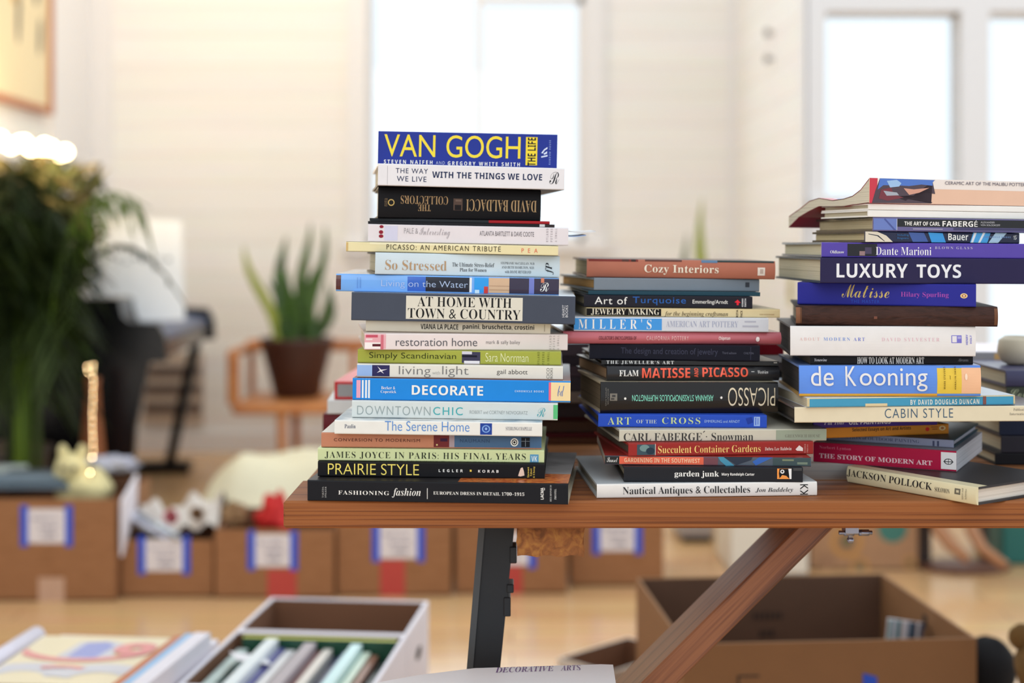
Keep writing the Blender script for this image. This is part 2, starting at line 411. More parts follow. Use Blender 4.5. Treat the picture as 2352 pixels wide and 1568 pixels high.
def floor_mat():
    m = bpy.data.materials.new('floor_boards'); m.use_nodes = True; nt = m.node_tree; b = nt.nodes['Principled BSDF']
    tc = nt.nodes.new('ShaderNodeTexCoord'); br = nt.nodes.new('ShaderNodeTexBrick')
    br.inputs['Scale'].default_value = 1; br.inputs['Brick Width'].default_value = 1.4; br.inputs['Row Height'].default_value = .11; br.inputs['Mortar Size'].default_value = .0012
    br.inputs['Color1'].default_value = (*lin((222, 180, 130)), 1); br.inputs['Color2'].default_value = (*lin((208, 163, 114)), 1); br.inputs['Mortar'].default_value = (*lin((120, 84, 54)), 1)
    nt.links.new(tc.outputs['Object'], br.inputs['Vector'])
    no = nt.nodes.new('ShaderNodeTexNoise'); no.inputs['Scale'].default_value = 6; no.inputs['Detail'].default_value = 8; mp = nt.nodes.new('ShaderNodeMapping'); mp.inputs['Scale'].default_value = (.5, 9, 1)
    nt.links.new(tc.outputs['Object'], mp.inputs[0]); nt.links.new(mp.outputs[0], no.inputs['Vector'])
    mx = nt.nodes.new('ShaderNodeMix'); mx.data_type = 'RGBA'; mx.blend_type = 'OVERLAY'; mx.inputs[0].default_value = .25
    nt.links.new(br.outputs['Color'], mx.inputs[6]); nt.links.new(no.outputs['Color'], mx.inputs[7]); nt.links.new(mx.outputs[2], b.inputs['Base Color'])
    b.inputs['Roughness'].default_value = .22
    return m
def glass_mat():
    m = bpy.data.materials.new('window_glass'); m.use_nodes = True; nt = m.node_tree; nt.nodes.remove(nt.nodes['Principled BSDF'])
    t = nt.nodes.new('ShaderNodeBsdfTransparent'); t.inputs[0].default_value = (.96, .985, 1, 1); g = nt.nodes.new('ShaderNodeBsdfGlossy'); g.inputs['Roughness'].default_value = .02
    fz = nt.nodes.new('ShaderNodeFresnel'); mx = nt.nodes.new('ShaderNodeMixShader')
    nt.links.new(fz.outputs[0], mx.inputs[0]); nt.links.new(t.outputs[0], mx.inputs[1]); nt.links.new(g.outputs[0], mx.inputs[2]); nt.links.new(mx.outputs[0], nt.nodes['Material Output'].inputs[0])
    return m
LEATHER = ramp_mat('worn_leather', [(.25, (40, 26, 24)), (.5, (66, 42, 36)), (.68, (52, 34, 30)), (.82, (104, 70, 54))], (26, 26, 90), 'NOISE', 1.6, .6, .5, 8, .4, spec=.2)
WALL = plank_wall_mat(); FLOOR = floor_mat(); GLASS = glass_mat(); TRIM = mat((236, 234, 234), .35, var=.02)
BY = 7.2 + CY; HZ = 3.2                                        # back wall plane y, wall height
XC = 1.13; DY = 5.5 + CY                                       # inside corner x, glazed-door wall y
m = MB(); m.box(-2.6, 4.6, -4.5, BY + .3, -.1, 0, FLOOR); structure('floor', m)
wx0, wx1, wz0 = -.735, .365, 1.06
m = MB()
m.box(-2.3, wx0, BY, BY + .15, 0, HZ, WALL); m.box(wx1, XC, BY, BY + .15, 0, HZ, WALL); m.box(wx0, wx1, BY, BY + .15, 0, wz0, WALL); m.box(wx0, wx1, BY, BY + .15, 2.9, HZ, WALL)
structure('wall_back', m)
m = MB(); m.box(-2.3, -2.15, -4.5, BY, 0, HZ, WALL); structure('wall_left', m)
m = MB(); m.box(XC, XC + .06, DY, BY + .15, 0, HZ, WALL); structure('wall_return', m)
# window in the back wall
wm = MB()
for a, b_ in ((wx0 - .10, wx0), (wx1, wx1 + .10)): wm.box(a, b_, BY - .03, BY, wz0 - .1, HZ - .2, TRIM)
wm.box(wx0 - .12, wx1 + .12, BY - .06, BY, wz0 - .05, wz0, TRIM); wm.box(wx0 - .10, wx1 + .10, BY - .03, BY, 2.9, 3.0, TRIM)
win = structure('window_1', wm)
fm = MB()
for a, b_ in ((wx0, wx0 + .03), (-.185, -.15), (wx1 - .03, wx1)): fm.box(a, b_, BY + .03, BY + .07, wz0, 2.9, TRIM)
fm.box(wx0, wx1, BY + .03, BY + .07, wz0, wz0 + .03, TRIM); fm.box(-.15, wx1, BY + .03, BY + .07, 2.27, 2.31, TRIM); fm.box(wx0, wx1, BY + .03, BY + .07, 2.86, 2.9, TRIM)
fm.build('window_frame', win)
for a, b_ in ((wx0 + .03, -.185), (-.15, wx1 - .03)):
    gm = MB(); gm.box(a, b_, BY + .048, BY + .052, wz0 + .03, 2.86, GLASS); gm.build('pane', win)
# glazed door wall at the right
def xr(px): return (px - 1176) * 5.5 / F
def zr(py): return CZ - (py - HY) * 5.5 / F
gx0, gx1, g2 = xr(1893), xr(2203), xr(2268); g2b = g2 + .62
z1, zb, zd = zr(28), zr(456), zr(1060)
m = MB()
m.box(XC + .06, gx0, DY, DY + .12, 0, HZ, WALL); m.box(gx0, g2b, DY, DY + .12, z1, HZ, WALL); m.box(gx0, gx1, DY, DY + .12, 0, zb, WALL); m.box(gx1, g2, DY, DY + .12, 0, z1, WALL)
m.box(g2b, 4.6, DY, DY + .12, 0, HZ, WALL)
structure('wall_right', m)
m = MB(); m.box(xr(1852), gx0, DY - .03, DY, 0, z1 + .09, TRIM); m.box(gx0, gx1, DY - .03, DY, z1, z1 + .09, TRIM); m.box(xr(1852), gx1, DY - .05, DY, zb - .09, zb, TRIM)
win2 = structure('window_2', m)
fm = MB()
for a, b_ in ((gx0, gx0 + .012), (gx1 - .012, gx1)): fm.box(a, b_, DY + .03, DY + .07, zb, z1, TRIM)
fm.box(gx0, gx1, DY + .03, DY + .07, z1 - .015, z1, TRIM); fm.box(gx0, gx1, DY + .03, DY + .07, zb, zb + .015, TRIM); fm.build('window_frame', win2)
gm = MB(); gm.box(gx0 + .012, gx1 - .012, DY + .048, DY + .052, zb + .015, z1 - .015, GLASS); gm.build('pane', win2)
m = MB(); m.box(gx1, g2, DY - .03, DY, 0, z1 + .09, TRIM); m.box(g2, g2b + .1, DY - .03, DY, z1, z1 + .09, TRIM); m.box(g2b, g2b + .1, DY - .03, DY, 0, z1, TRIM)
dr = structure('door_1', m)
fm = MB()
for a, b_ in ((g2, g2 + .012), (g2b - .1, g2b)): fm.box(a, b_, DY + .03, DY + .07, 0, z1, TRIM)
fm.box(g2, g2b, DY + .03, DY + .07, z1 - .02, z1, TRIM); fm.box(g2, g2b, DY + .03, DY + .07, 0, zd, TRIM); fm.build('door_frame', dr)
gm = MB(); gm.box(g2 + .012, g2b - .1, DY + .048, DY + .052, zd, z1 - .02, GLASS); gm.build('pane', dr)
m = MB(); m.box(XC - .012, XC, DY - .035, DY + .02, 0, HZ, TRIM); m.box(XC - .035, XC, BY - .03, BY, 0, HZ, TRIM); structure('trim_1', m)
m = MB(); m.box(-2.15, -2.02, BY - .03, BY, 0, HZ, TRIM); m.box(-2.15, -2.125, BY - .62, BY - .03, 0, HZ, TRIM); structure('trim_2', m)
BASEW = mat((150, 108, 84), .45)
m = MB(); m.box(-2.02, XC - .035, BY - .02, BY, 0, .10, TRIM); structure('baseboard_back', m)
# things on the return wall
for k, zz in enumerate((75, 135)):
    dd = XC * F / (1775 - 1176); kz = CZ - (zz - HY) * dd / F
    t = tag(MB(), '', '') if False else None
    m = MB(); M_ = Matrix.Translation((XC, D2Y(dd), kz)) @ Matrix.Rotation(R(-90), 4, 'Y')
    m.lathe([(.004, 0), (.006, .01), (.018, .018), (.02, .028), (.012, .036)], mat((150, 146, 146), .4), 12, (0, 0, 0), M_)
    o = m.build('coat_hook'); tag(o, ('upper' if k == 0 else 'lower') + ' small grey coat hook on the shaded board wall beside the window', 'hook', 'hooks on the board wall')
dd = XC * F / (1818 - 1176); kz = CZ - (668 - HY) * dd / F
t = thing('light_switch', 'small yellowed switch plate on the board wall between the book stacks', 'switch', (XC, D2Y(dd), kz - .06))
m = MB(); m.cbox(-.008, 0, -.04, .04, 0, .12, mat((206, 196, 150), .4), .003); m.build('plate', t)
m = MB(); m.box(-.014, -.008, -.012, .012, .04, .08, mat((170, 160, 110), .4)); m.build('rocker', t)
# ---------------------------------------------------------------- the trestle table
def wood(name, a, b_, c, vs, rough=.38, bump=.12, rot=(0, 0, 0), spec=.5):
    return ramp_mat(name, [(.25, a), (.45, b_), (.55, a), (.66, c), (.8, b_)], vs, 'NOISE', 2.2, rough, bump, 8, .35, rot, spec)
WT = wood('table_wood', (136, 78, 40), (150, 91, 48), (100, 55, 28), (.8, 30, 150), .55, .2, spec=.25)
WTT = wood('table_top_wood', (138, 90, 56), (158, 106, 66), (104, 64, 40), (1.0, 26, 26), .55, .06, spec=.22)
WBR = wood('brace_wood', (122, 74, 50), (142, 90, 60), (84, 48, 34), (60, 40, 1.6))
tbl = thing('trestle_table', 'long brown plank table on a dark steel leg carrying the stacks of books', 'table', (0, 0, 0))
m = MB(); m.cbox(-.267, 2.0, 0, .145, ZT - .032, ZT, WT, .0025); m.build('plank', tbl)
for k, (xa, ya) in enumerate(((-.262, .147), (-.266, .294), (-.258, .441), (-.263, .588))):
    m = MB(); m.cbox(xa, 2.0, ya, ya + .145, ZT - .032, ZT, WTT, .0025); m.build('plank', tbl)
# beam with a rough sawn end
END = ramp_mat('sawn_end', [(.3, (112, 66, 30)), (.5, (150, 92, 44)), (.7, (176, 120, 56)), (.85, (104, 58, 28))], (60, 60, 60), 'NOISE', 1.2, .75, .9, 8, 1.2)
m = MB(); p0 = P(1188, 1214, 1.70); p1 = P(1341, 1277, 1.70)
nx, nz = 10, 5; vs = []; fs = []
for j in range(nz + 1):
    for i in range(nx + 1): vs.append((p0.x + (p1.x - p0.x) * i / nx + .0015 * math.sin(j * 2.1) * (i in (0, nx)), p0.y + random.uniform(0, .004), p1.z + (ZT - .0325 - p1.z) * j / nz + (.0015 * math.sin(i * 1.7) if j == 0 else 0)))
for j in range(nz):
    for i in range(nx): a = j * (nx + 1) + i; fs.append((a, a + 1, a + nx + 2, a + nx + 1))
m.add(vs, fs, END, True); m.box(p0.x, p1.x, p0.y + .005, .70, p1.z, ZT - .0325, WT); m.build('beam', tbl)
# steel leg
ST = mat((30, 32, 36), .45, .3, .1)
m = MB(); a0 = P(1103, 1210, 1.80); a1 = P(1186, 1210, 1.80); yb = a0.y
drop = ZT - .033; s_ = -.060
def lp(x, t): return x + s_ * t
for (u, v, mt, ya, yb2) in ((a0.x, a0.x + .008, mat((70, 72, 74), .4, .3), yb - .004, yb + .05), (a0.x + .008, a1.x, ST, yb, yb + .05)):
    vs = []
    for y in (ya, yb2):
        for z, t in ((drop, 0), (0, 1)): vs += [(lp(u, t) - (0 if u == a0.x else .0), y, z), (lp(v, t) - (.012 * t if mt is ST else 0), y, z)]
    m.add(vs, [(0, 1, 3, 2), (4, 6, 7, 5), (0, 4, 5, 1), (2, 3, 7, 6), (0, 2, 6, 4), (1, 5, 7, 3)], mt)
m.box(lp(a0.x, 1) - .03, lp(a1.x, 1) + .02, yb - .05, yb + .1, 0, .008, ST); m.build('leg', tbl)
for y0, y1, xx in ((1255, 1293, 1178), (1341, 1361, 1171), (1371, 1415, 1164)):
    q = P(xx, y0, 1.80); q2 = P(xx + 9, y1, 1.80); m = MB(); m.cbox(q.x - .004, q2.x, q.y - .002, q.y + .03, q2.z, q.z, ST, .001); m.build('leg_lug', tbl)
# slanting brace
c0 = P(1877, 1208, 1.80); c1 = P(1383, 1700, 1.80); dv = (c1 - c0).normalized(); c0 = c0 - dv * .034
zt_ = Vector((0, 1, 0)); sd = dv.cross(zt_).normalized()
M_ = Matrix(((sd.x, 0, dv.x, c0.x), (sd.y, 1, dv.y, c0.y), (sd.z, 0, dv.z, c0.z), (0, 0, 0, 1)))
m = MB(); m.cbox(-.0165, .0165, -.0, .095, 0, (c1 - c0).length + .18, WBR, .002); o = m.build('brace', tbl); o.matrix_local = M_
CH = mat((150, 154, 172), .25, .9, .1)
m = MB(); q0 = P(1927, 1223, 1.73); q1 = P(2003, 1223, 1.73)
m.tube([q0, q1], .0026, CH, 8); m.tube([q0 + Vector((.006, 0, 0)), q0 + Vector((.018, 0, 0))], .0042, CH, 6); m.tube([q1 - Vector((.016, 0, 0)), q1 - Vector((.004, 0, 0))], .0042, CH, 6)
q2 = P(1953, 1217, 1.73); m.tube([q2, P(1953, 1238, 1.73)], .003, CH, 8); m.ball(P(1953, 1240, 1.73), .0045, CH, 6); m.box(q2.x - .008, q2.x + .008, q2.y - .01, q2.y + .01, q2.z - .002, ZT - .032, CH); m.build('bolt', tbl)

# ---------------------------------------------------------------- left stack (bottom to top)
ORN = ramp_mat('lace_print', [(.2, (60, 30, 26)), (.4, (180, 84, 40)), (.55, (214, 128, 62)), (.7, (110, 46, 30)), (.85, (200, 100, 50))], (1, 1, 1), 'NOISE', 38, .3, 0, 6, 3)
GREYPIC = ramp_mat('grey_photo', [(.3, (60, 60, 68)), (.5, (150, 148, 150)), (.7, (96, 88, 84))], (1, 1, 1), 'NOISE', 14, .3)
BLUEPIC = ramp_mat('room_photo', [(.3, (50, 66, 84)), (.45, (228, 228, 224)), (.6, (120, 150, 170)), (.75, (232, 230, 226))], (1, 1, 1), 'NOISE', 16, .3)
g = 'books in the left stack'
LS = [
 Bk('C', 205, 2058, 625, 655, 775, 803, .245, (27, 28, 33), 'large black book with white serif and italic lettering at the foot of the left stack', 1.647, yaw=-4.9, bot=(200, 190, 170), cov=(40, 38, 40), top=((ORN, .58, 1, 0, .75), (GREYPIC, .8, 1, .28, 1)), items=[
   T('FASHIONING', 'serif', WHITE, 427, 700, 792, 735, 0, 1.1), T('fashion', 'ital', WHITE, 812, 683, 1017, 755), Q(WHITE, 1062, 685, 1066, 762), T('EUROPEAN DRESS IN DETAIL 1700–1915', 'serif', WHITE, 1107, 706, 1750, 740),
   T('LACMA', 'bold', WHITE, 1865, 682, 1886, 765, 90), Q(WHITE, 1890, 683, 1894, 700), T('DELMONICO', 'serif', (190, 190, 190), 1930, 665, 1942, 780, 90), T('PRESTEL', 'serif', (210, 210, 210), 1962, 690, 1975, 765, 90), T('TAKEDA', 'serif', (170, 170, 170), 310, 672, 322, 752, 90), T('SPILKER', 'serif', (170, 170, 170), 330, 672, 342, 752, 90)]),
 Bk('C', 278, 1890, 490, 507, 605, 608, .235, (22, 22, 26), 'black book with tall thin yellow lettering, second from the foot of the left stack', 1.675, yaw=-2.5, items=[
   T('PRAIRIE STYLE', 'light', (238, 218, 110), 350, 506, 1000, 592), T('LEGLER', 'bold', WHITE, 1140, 545, 1312, 566, 0, 1.8), Q((232, 205, 90), 1361, 548, 1374, 562), T('KORAB', 'bold', WHITE, 1420, 548, 1565, 568, 0, 1.8),
   PG((226, 200, 184), (1735, 530), (1745, 560), (1748, 585), (1720, 592), (1703, 588), (1712, 560), (1722, 535)), T('Stewart', 'serif', (232, 205, 90), 1767, 528, 1781, 598, 90), T('Tabori', 'serif', (232, 205, 90), 1787, 538, 1801, 590, 90), T('& Chang', 'serif', (232, 205, 90), 1808, 525, 1824, 600, 90)]),
 Bk('C', 278, 1887, 398, 408, 487, 505, .22, (203, 214, 164), 'pale green book with dark thin capitals above the two black books', 1.68, yaw=-2, items=[
   T('JAMES JOYCE IN PARIS: HIS FINAL YEARS', 'serifl', (52, 58, 44), 328, 421, 1757, 487, 0, 1.15), T('GISÈLE FREUND & V. B. CARLETON', 'thin', (128, 140, 98), 720, 486, 1640, 498), FB((92, 152, 190), 1787, 1848, .33, .97), T('VK', 'bold', (220, 232, 235), 1797, 452, 1838, 494)]),
 Bk('C', 303, 1868, 278, 312, 395, 407, .25, (192, 130, 102), 'tan and slate blue art book below the white book with blue lettering', 1.685, yaw=-1, cov=(222, 216, 206), items=[
   FB((74, 104, 140), 1103, 1868), FB((112, 44, 46), 1103, 1215), FB((168, 150, 158), 1213, 1250), Q((60, 30, 60), 1150, 330, 1200, 352), Q((210, 190, 130), 1120, 370, 1132, 382), T('CONVERSION TO MODERNISM', 'sans', (92, 46, 40), 393, 324, 1005, 356, 0, 1.2), T('NAUMANN', 'sans', (52, 76, 110), 1290, 336, 1500, 362, 0, 1.2),
   E((235, 235, 230), 1648, 332, 1704, 388), E((30, 30, 34), 1656, 340, 1696, 380), E((235, 235, 230), 1662, 346, 1690, 374), E((30, 30, 34), 1668, 352, 1684, 368), FB((20, 24, 34), 1725, 1785, .2, .85), Q((130, 140, 150), 1725, 352, 1785, 355), Q((130, 140, 150), 1752, 335, 1756, 388)]),
 Bk('C', 397, 1873, 205, 218, 295, 318, .235, (229, 229, 224), 'white book with sky blue title above the tan and slate one', 1.668, yaw=-1.5, cov=BLUEPIC, items=[
   T('Paulin', 'serif', (70, 80, 110), 468, 231, 547, 259), T('The Serene Home', 'light', (84, 138, 208), 755, 208, 1357, 282), FB((36, 66, 150), 1433, 1517), E((120, 160, 220), 1445, 235, 1505, 290), E((36, 66, 150), 1455, 243, 1495, 282), E((140, 175, 230), 1466, 252, 1484, 272), T('STERLING/CHAPELLE', 'serif', (120, 120, 130), 1615, 247, 1800, 274)]),
 Bk('C', 520, 1983, 58, 80, 170, 205, .23, (209, 215, 213), 'pale grey book with half grey half turquoise title and a green band at its end', 1.69, yaw=-2, items=[
   FB((92, 190, 126), 1952, 1983), T('DOWNTOWN', 'thin', (150, 162, 162), 558, 92, 1080, 162, 0, 1.15), T('CHIC', 'sans', (70, 168, 172), 1100, 103, 1310, 162, 0, 1.2), T('ROBERT and CORTNEY NOVOGRATZ', 'light', (150, 156, 156), 1360, 128, 1770, 160), T('R', 'script', (80, 165, 175), 1838, 112, 1900, 178)]),
 Bk('B', 368, 2050, 700, 718, 865, 888, .24, (34, 134, 218), 'bright blue book with bold white capitals and a cream end band', 1.695, yaw=-2, gl=.35, cov=(120, 60, 40), items=[
   FB((226, 162, 186), 398, 430), FB((225, 230, 236), 440, 454), FB((225, 230, 236), 465, 480), FB((225, 230, 236), 488, 503), FB((230, 104, 132), 1883, 1901), FB((237, 214, 164), 1900, 2050), T('DECORATE', 'bold', WHITE, 827, 752, 1378, 834), T('Becker &', 'serif', WHITE, 590, 762, 698, 786), T('Copestick', 'serif', WHITE, 587, 792, 707, 820), T('CHRONICLE BOOKS', 'bold', (190, 215, 240), 1622, 790, 1845, 808, 0, 1.3), T('bd', 'script', (70, 110, 180), 1950, 755, 2002, 838)]),
 Bk('B', 403, 1992, 590, 610, 693, 710, .22, (226, 224, 214), 'off-white book with two small blue pictures at its left end and thin grey title', 1.705, yaw=-1.5, cov=(206, 196, 184), items=[
   FB((152, 184, 232), 403, 520), FB((48, 46, 92), 520, 655), PG((226, 224, 230), (560, 610), (590, 636), (640, 632), (596, 646), (612, 668), (586, 650), (556, 660), (580, 640)), T('living', 'thin', (120, 120, 120), 727, 607, 972, 694), T('with', 'thin', (170, 170, 165), 985, 645, 1045, 672), T('light', 'thin', (120, 120, 120), 1062, 607, 1265, 694), T('gail abbott', 'light', (60, 60, 60), 1483, 632, 1720, 680), T('CICO', 'light', (80, 80, 80), 1866, 622, 1888, 700, 90), T('BOOKS', 'light', (80, 80, 80), 1894, 622, 1913, 700, 90)]),
 Bk('B', 408, 1978, 478, 490, 575, 598, .22, (162, 168, 72), 'olive green book with dark hand-drawn style title and a small photo band', 1.715, yaw=-1, items=[
   FB((62, 60, 84), 1213, 1355), Q((206, 206, 220), 1213, 490, 1290, 512), Q((226, 224, 230), 1230, 562, 1350, 590), Q((24, 24, 40), 1213, 520, 1330, 534), T('Simply Scandinavian', 'light', (52, 58, 22), 497, 498, 1168, 562), T('Sara Norrman', 'light', (226, 230, 180), 1395, 500, 1725, 572), T('RYLAND', 'bold', (120, 126, 50), 1795, 492, 1812, 590, 90, 1.6), T('PETERS', 'bold', (120, 126, 50), 1832, 492, 1849, 590, 90, 1.6), T('& SMALL', 'bold', (120, 126, 50), 1870, 492, 1887, 590, 90, 1.6)]),
 Bk('B', 460, 2028, 362, 372, 483, 485, .22, (228, 216, 214), 'blush white book with a small pink photo at its left end and thin grey title', 1.72, e=45, roll=.8, cov=(214, 198, 190), items=[
   FB((226, 168, 176), 460, 622, .02, .98), Q((196, 84, 104), 470, 372, 560, 392), Q((232, 214, 214), 470, 400, 520, 412), Q((240, 232, 230), 462, 428, 580, 476), Q((206, 110, 124), 584, 372, 604, 480), Q((90, 30, 40), 520, 440, 582, 458), T('restoration home', 'light', (86, 86, 92), 697, 395, 1322, 456), T('mark & sally bailey', 'light', (120, 116, 118), 1390, 413, 1655, 448), T('RYLAND', 'bold', (186, 176, 174), 1884, 380, 1901, 478, 90, 1.6), T('PETERS', 'bold', (186, 176, 174), 1912, 380, 1929, 478, 90, 1.6), T('& SMALL', 'bold', (186, 176, 174), 1944, 380, 1961, 478, 90, 1.6)]),
 Bk('B', 470, 1895, 262, 285, 328, 350, .2, (210, 202, 184), 'thin cream book with bold black typewriter-like title under the large grey one', 1.735, yaw=1, items=[
   T('VIANA LA PLACE', 'bold', (50, 46, 42), 893, 284, 1183, 320), T('panini, bruschetta, crostini', 'bold', (40, 38, 36), 1217, 286, 1770, 332), Q((160, 152, 136), 1847, 292, 1853, 334)]),
 Bk('B', 358, 2085, 35, 80, 248, 272, .25, (70, 76, 90), 'thick slate grey book with large black serif title on a cream panel', 1.72, yaw=-1, cov=(212, 222, 232), gl=.38, items=[
   FB((216, 212, 198), 780, 1680), T('AT HOME WITH', 'serif', (26, 26, 28), 868, 72, 1595, 158), T('TOWN & COUNTRY', 'serif', (26, 26, 28), 795, 155, 1665, 244), T('HEARST', 'sans', (214, 216, 222), 1985, 137, 2005, 222, 90), T('BOOKS', 'sans', (214, 216, 222), 2010, 140, 2030, 222, 90)]),
 Bk('A', 240, 1960, 1160, 1205, 1292, 1338, .27, (112, 168, 236), 'glossy blue photo book with thin pale title, longest at the left end', 1.735, yaw=1.5, cov=(206, 220, 232), gl=.12, bulge=.0012, items=[
   FB((82, 40, 38), 240, 278), FB((46, 96, 192), 790, 945), FB((24, 28, 44), 930, 1275), FB((226, 228, 232), 1268, 1286), FB((40, 150, 226), 1305, 1415), Q((200, 58, 50), 1380, 1265, 1412, 1318), Q((196, 220, 236), 1310, 1290, 1345, 1318), FB((204, 170, 138), 1416, 1578), Q((176, 140, 110), 1420, 1260, 1575, 1266), Q((176, 140, 110), 1420, 1290, 1575, 1296), FB((52, 44, 66), 1576, 1960), FB((110, 120, 190), 1728, 1768), Q((200, 120, 90), 1820, 1205, 1845, 1240),
   T('Living on the Water', 'thin', (176, 196, 232), 588, 1210, 1255, 1290), T('R', 'script', WHITE, 1815, 1238, 1885, 1308), Q((96, 148, 218), 402, 1190, 408, 1270), Q((96, 148, 218), 424, 1190, 430, 1270)]),
 Bk('A', 542, 1965, 1005, 1040, 1178, 1200, .17, (202, 216, 224), 'pale blue grey book with tan serif title and small black subtitle', 1.745, e=62, roll=1.1, cov=(60, 56, 56), bulge=.0015, items=[
   T('So Stressed', 'serifl', (178, 146, 112), 617, 1064, 1085, 1152), T('The Ultimate Stress-Relief', 'serif', (50, 56, 64), 1128, 1085, 1453, 1124), T('Plan for Women', 'serif', (50, 56, 64), 1187, 1128, 1393, 1160), T('STEPHANIE McCLELLAN, M.D.', 'serif', (70, 76, 84), 1503, 1082, 1768, 1108), T('AND BETH HAMILTON, M.D.', 'serif', (70, 76, 84), 1510, 1113, 1765, 1140), T('with DIANE REVERAND', 'serif', (70, 76, 84), 1537, 1146, 1740, 1172), T('fP', 'ital', (30, 36, 44), 1850, 1090, 1918, 1178, 90)]),
 Bk('A', 318, 1955, 925, 965, 990, 1033, .23, (228, 217, 172), 'thin cream paperback with dark wide capitals, jutting out furthest left near the top', 1.74, yaw=0, hb=False, cov=(226, 216, 186), items=[
   FB((206, 176, 116), 318, 334), FB((236, 228, 190), 500, 1500, 0, .25), T('PICASSO: AN AMERICAN TRIBUTE', 'sans', (62, 56, 42), 630, 945, 1512, 1002, 0, 1.25), T('PEA', 'sans', (220, 112, 86), 1672, 980, 1797, 1012, 0, 2.4)]),
 Bk('A', 487, 2033, 787, 815, 915, 945, .22, (223, 217, 222), 'pale lilac white book with three dark red dots at its left end', 1.745, yaw=0, roll=1.1, cov=(70, 60, 62), items=[
   Q((206, 206, 228), 612, 800, 715, 906), E((140, 32, 52), 574, 795, 606, 818), E((140, 32, 52), 570, 832, 604, 860), E((140, 32, 52), 570, 862, 606, 888), T('PALE &', 'thin', (150, 146, 150), 765, 816, 872, 858), T('Interesting', 'script', (168, 162, 168), 884, 812, 1120, 895), T('ATLANTA BARTLETT & DAVE COOTE', 'sans', (112, 106, 112), 1348, 838, 1768, 880), T('RYLAND', 'bold', (176, 168, 174), 1862, 820, 1879, 918, 90, 1.6), T('PETERS', 'bold', (176, 168, 174), 1895, 820, 1912, 918, 90, 1.6), T('& SMALL', 'bold', (176, 168, 174), 1929, 820, 1945, 918, 90, 1.6)]),
 Bk('A', 487, 1928, 765, 788, 783, 813, .2, (34, 34, 38), 'thin black booklet resting on the lilac white book', 1.755, yaw=0, roll=1.0, hb=False, items=[FB((222, 220, 220), 1812, 1853), FB((60, 50, 50), 1853, 1928)]),
 Bk('A', 500, 1890, 745, 760, 765, 786, .2, (42, 46, 50), 'thin booklet with a bright red spine strip under the black novel', 1.76, yaw=0, roll=1.0, hb=False, items=[FB((172, 32, 40), 1420, 1890)]),
 Bk('A', 563, 1818, 500, 528, 745, 758, .17, (21, 20, 23), 'thick black hardback with upside-down gold lettering near the top of the left stack', 1.765, e=25, roll=1.0, bulge=.002, pages=(226, 204, 160), items=[
   T('DAVID BALDACCI', 'serif', (190, 158, 116), 1238, 596, 1785, 694, 180), T('COLLECTORS', 'serif', (182, 150, 110), 735, 570, 1098, 640, 180), T('THE', 'serif', (182, 150, 110), 868, 640, 965, 690, 180), E((206, 178, 110), 638, 598, 688, 652), E((30, 28, 26), 645, 606, 681, 644), T('W', 'bold', (206, 178, 110), 650, 612, 676, 638), Q((92, 74, 66), 1140, 592, 1210, 682), Q((30, 26, 28), 1150, 640, 1200, 680), Q((120, 100, 90), 1155, 600, 1200, 615), T('WARNER', 'serif', (140, 118, 90), 612, 592, 622, 656, 270), T('BOOKS', 'serif', (140, 118, 90), 625, 592, 634, 656, 270)]),
 Bk('A', 563, 2003, 312, 367, 480, 527, .22, (227, 225, 229), 'white book with bold navy capitals just under the topmost blue book', 1.74, e=40, roll=1.25, bot=(62, 54, 54), items=[
   T('THE WAY', 'sans', (38, 50, 86), 697, 350, 943, 396, 0, 1.15), T('WE LIVE', 'sans', (38, 50, 86), 707, 410, 933, 458, 0, 1.15), T('WITH THE THINGS WE LOVE', 'bold', (36, 48, 84), 977, 378, 1828, 456, 0, 1.05), T('R', 'script', (50, 50, 56), 1885, 392, 1965, 485), Q((180, 178, 184), 634, 332, 637, 480)]),
 Bk('A', 563, 1945, 68, 95, 332, 357, .165, (38, 54, 142), 'topmost blue book of the left stack with huge yellow capitals', 1.775, yaw=0, roll=1.25, gl=.4, items=[
   FB((236, 210, 62), 1703, 1792), T('VAN', 'sans', (236, 212, 66), 610, 92, 1005, 270), T('GOGH', 'sans', (236, 212, 66), 1090, 100, 1662, 282), T('STEVEN NAIFEH', 'bold', WHITE, 610, 288, 985, 325, 0, 1.5), T('AND', 'light', (190, 200, 226), 1012, 300, 1080, 325, 0, 1.3), T('GREGORY WHITE SMITH', 'bold', WHITE, 1103, 300, 1660, 340, 0, 1.5), T('THE LIFE', 'bold', (28, 28, 40), 1718, 118, 1780, 336, 90), T('RANDOM HOUSE', 'bold', (130, 150, 214), 1882, 138, 1896, 325, 90, 1.4),
   PG((206, 216, 240), (1822, 236), (1845, 206), (1870, 190), (1870, 204), (1850, 216), (1834, 240)), PG((206, 216, 240), (1822, 262), (1872, 250), (1872, 262), (1824, 272)), PG((206, 216, 240), (1840, 240), (1868, 222), (1868, 240), (1846, 250))]),
]
stack(LS, ZT + .0004, -.09, g)
# loose papers jutting from the booklets
pa = P(1255, 521, 1.755)
for k, (dx, dz, ln, c, lab) in enumerate(((0, .002, .062, (226, 228, 234), 'white folded leaflet poking out to the right of the left stack'), (0, -.004, .05, (150, 178, 226), 'bluish leaflet poking out below the white one'))):
    m = MB(); m.sheet(lambda u, v: Vector((u * ln, v * .12, -u * ln * .10 - .004 * math.sin(u * 3) + (.002 * v))), 10, 3, mat(c, .4), .0012)
    o = m.build('leaflet', None, pa + Vector((dx, .02, dz))); tag(o, lab, 'leaflet')

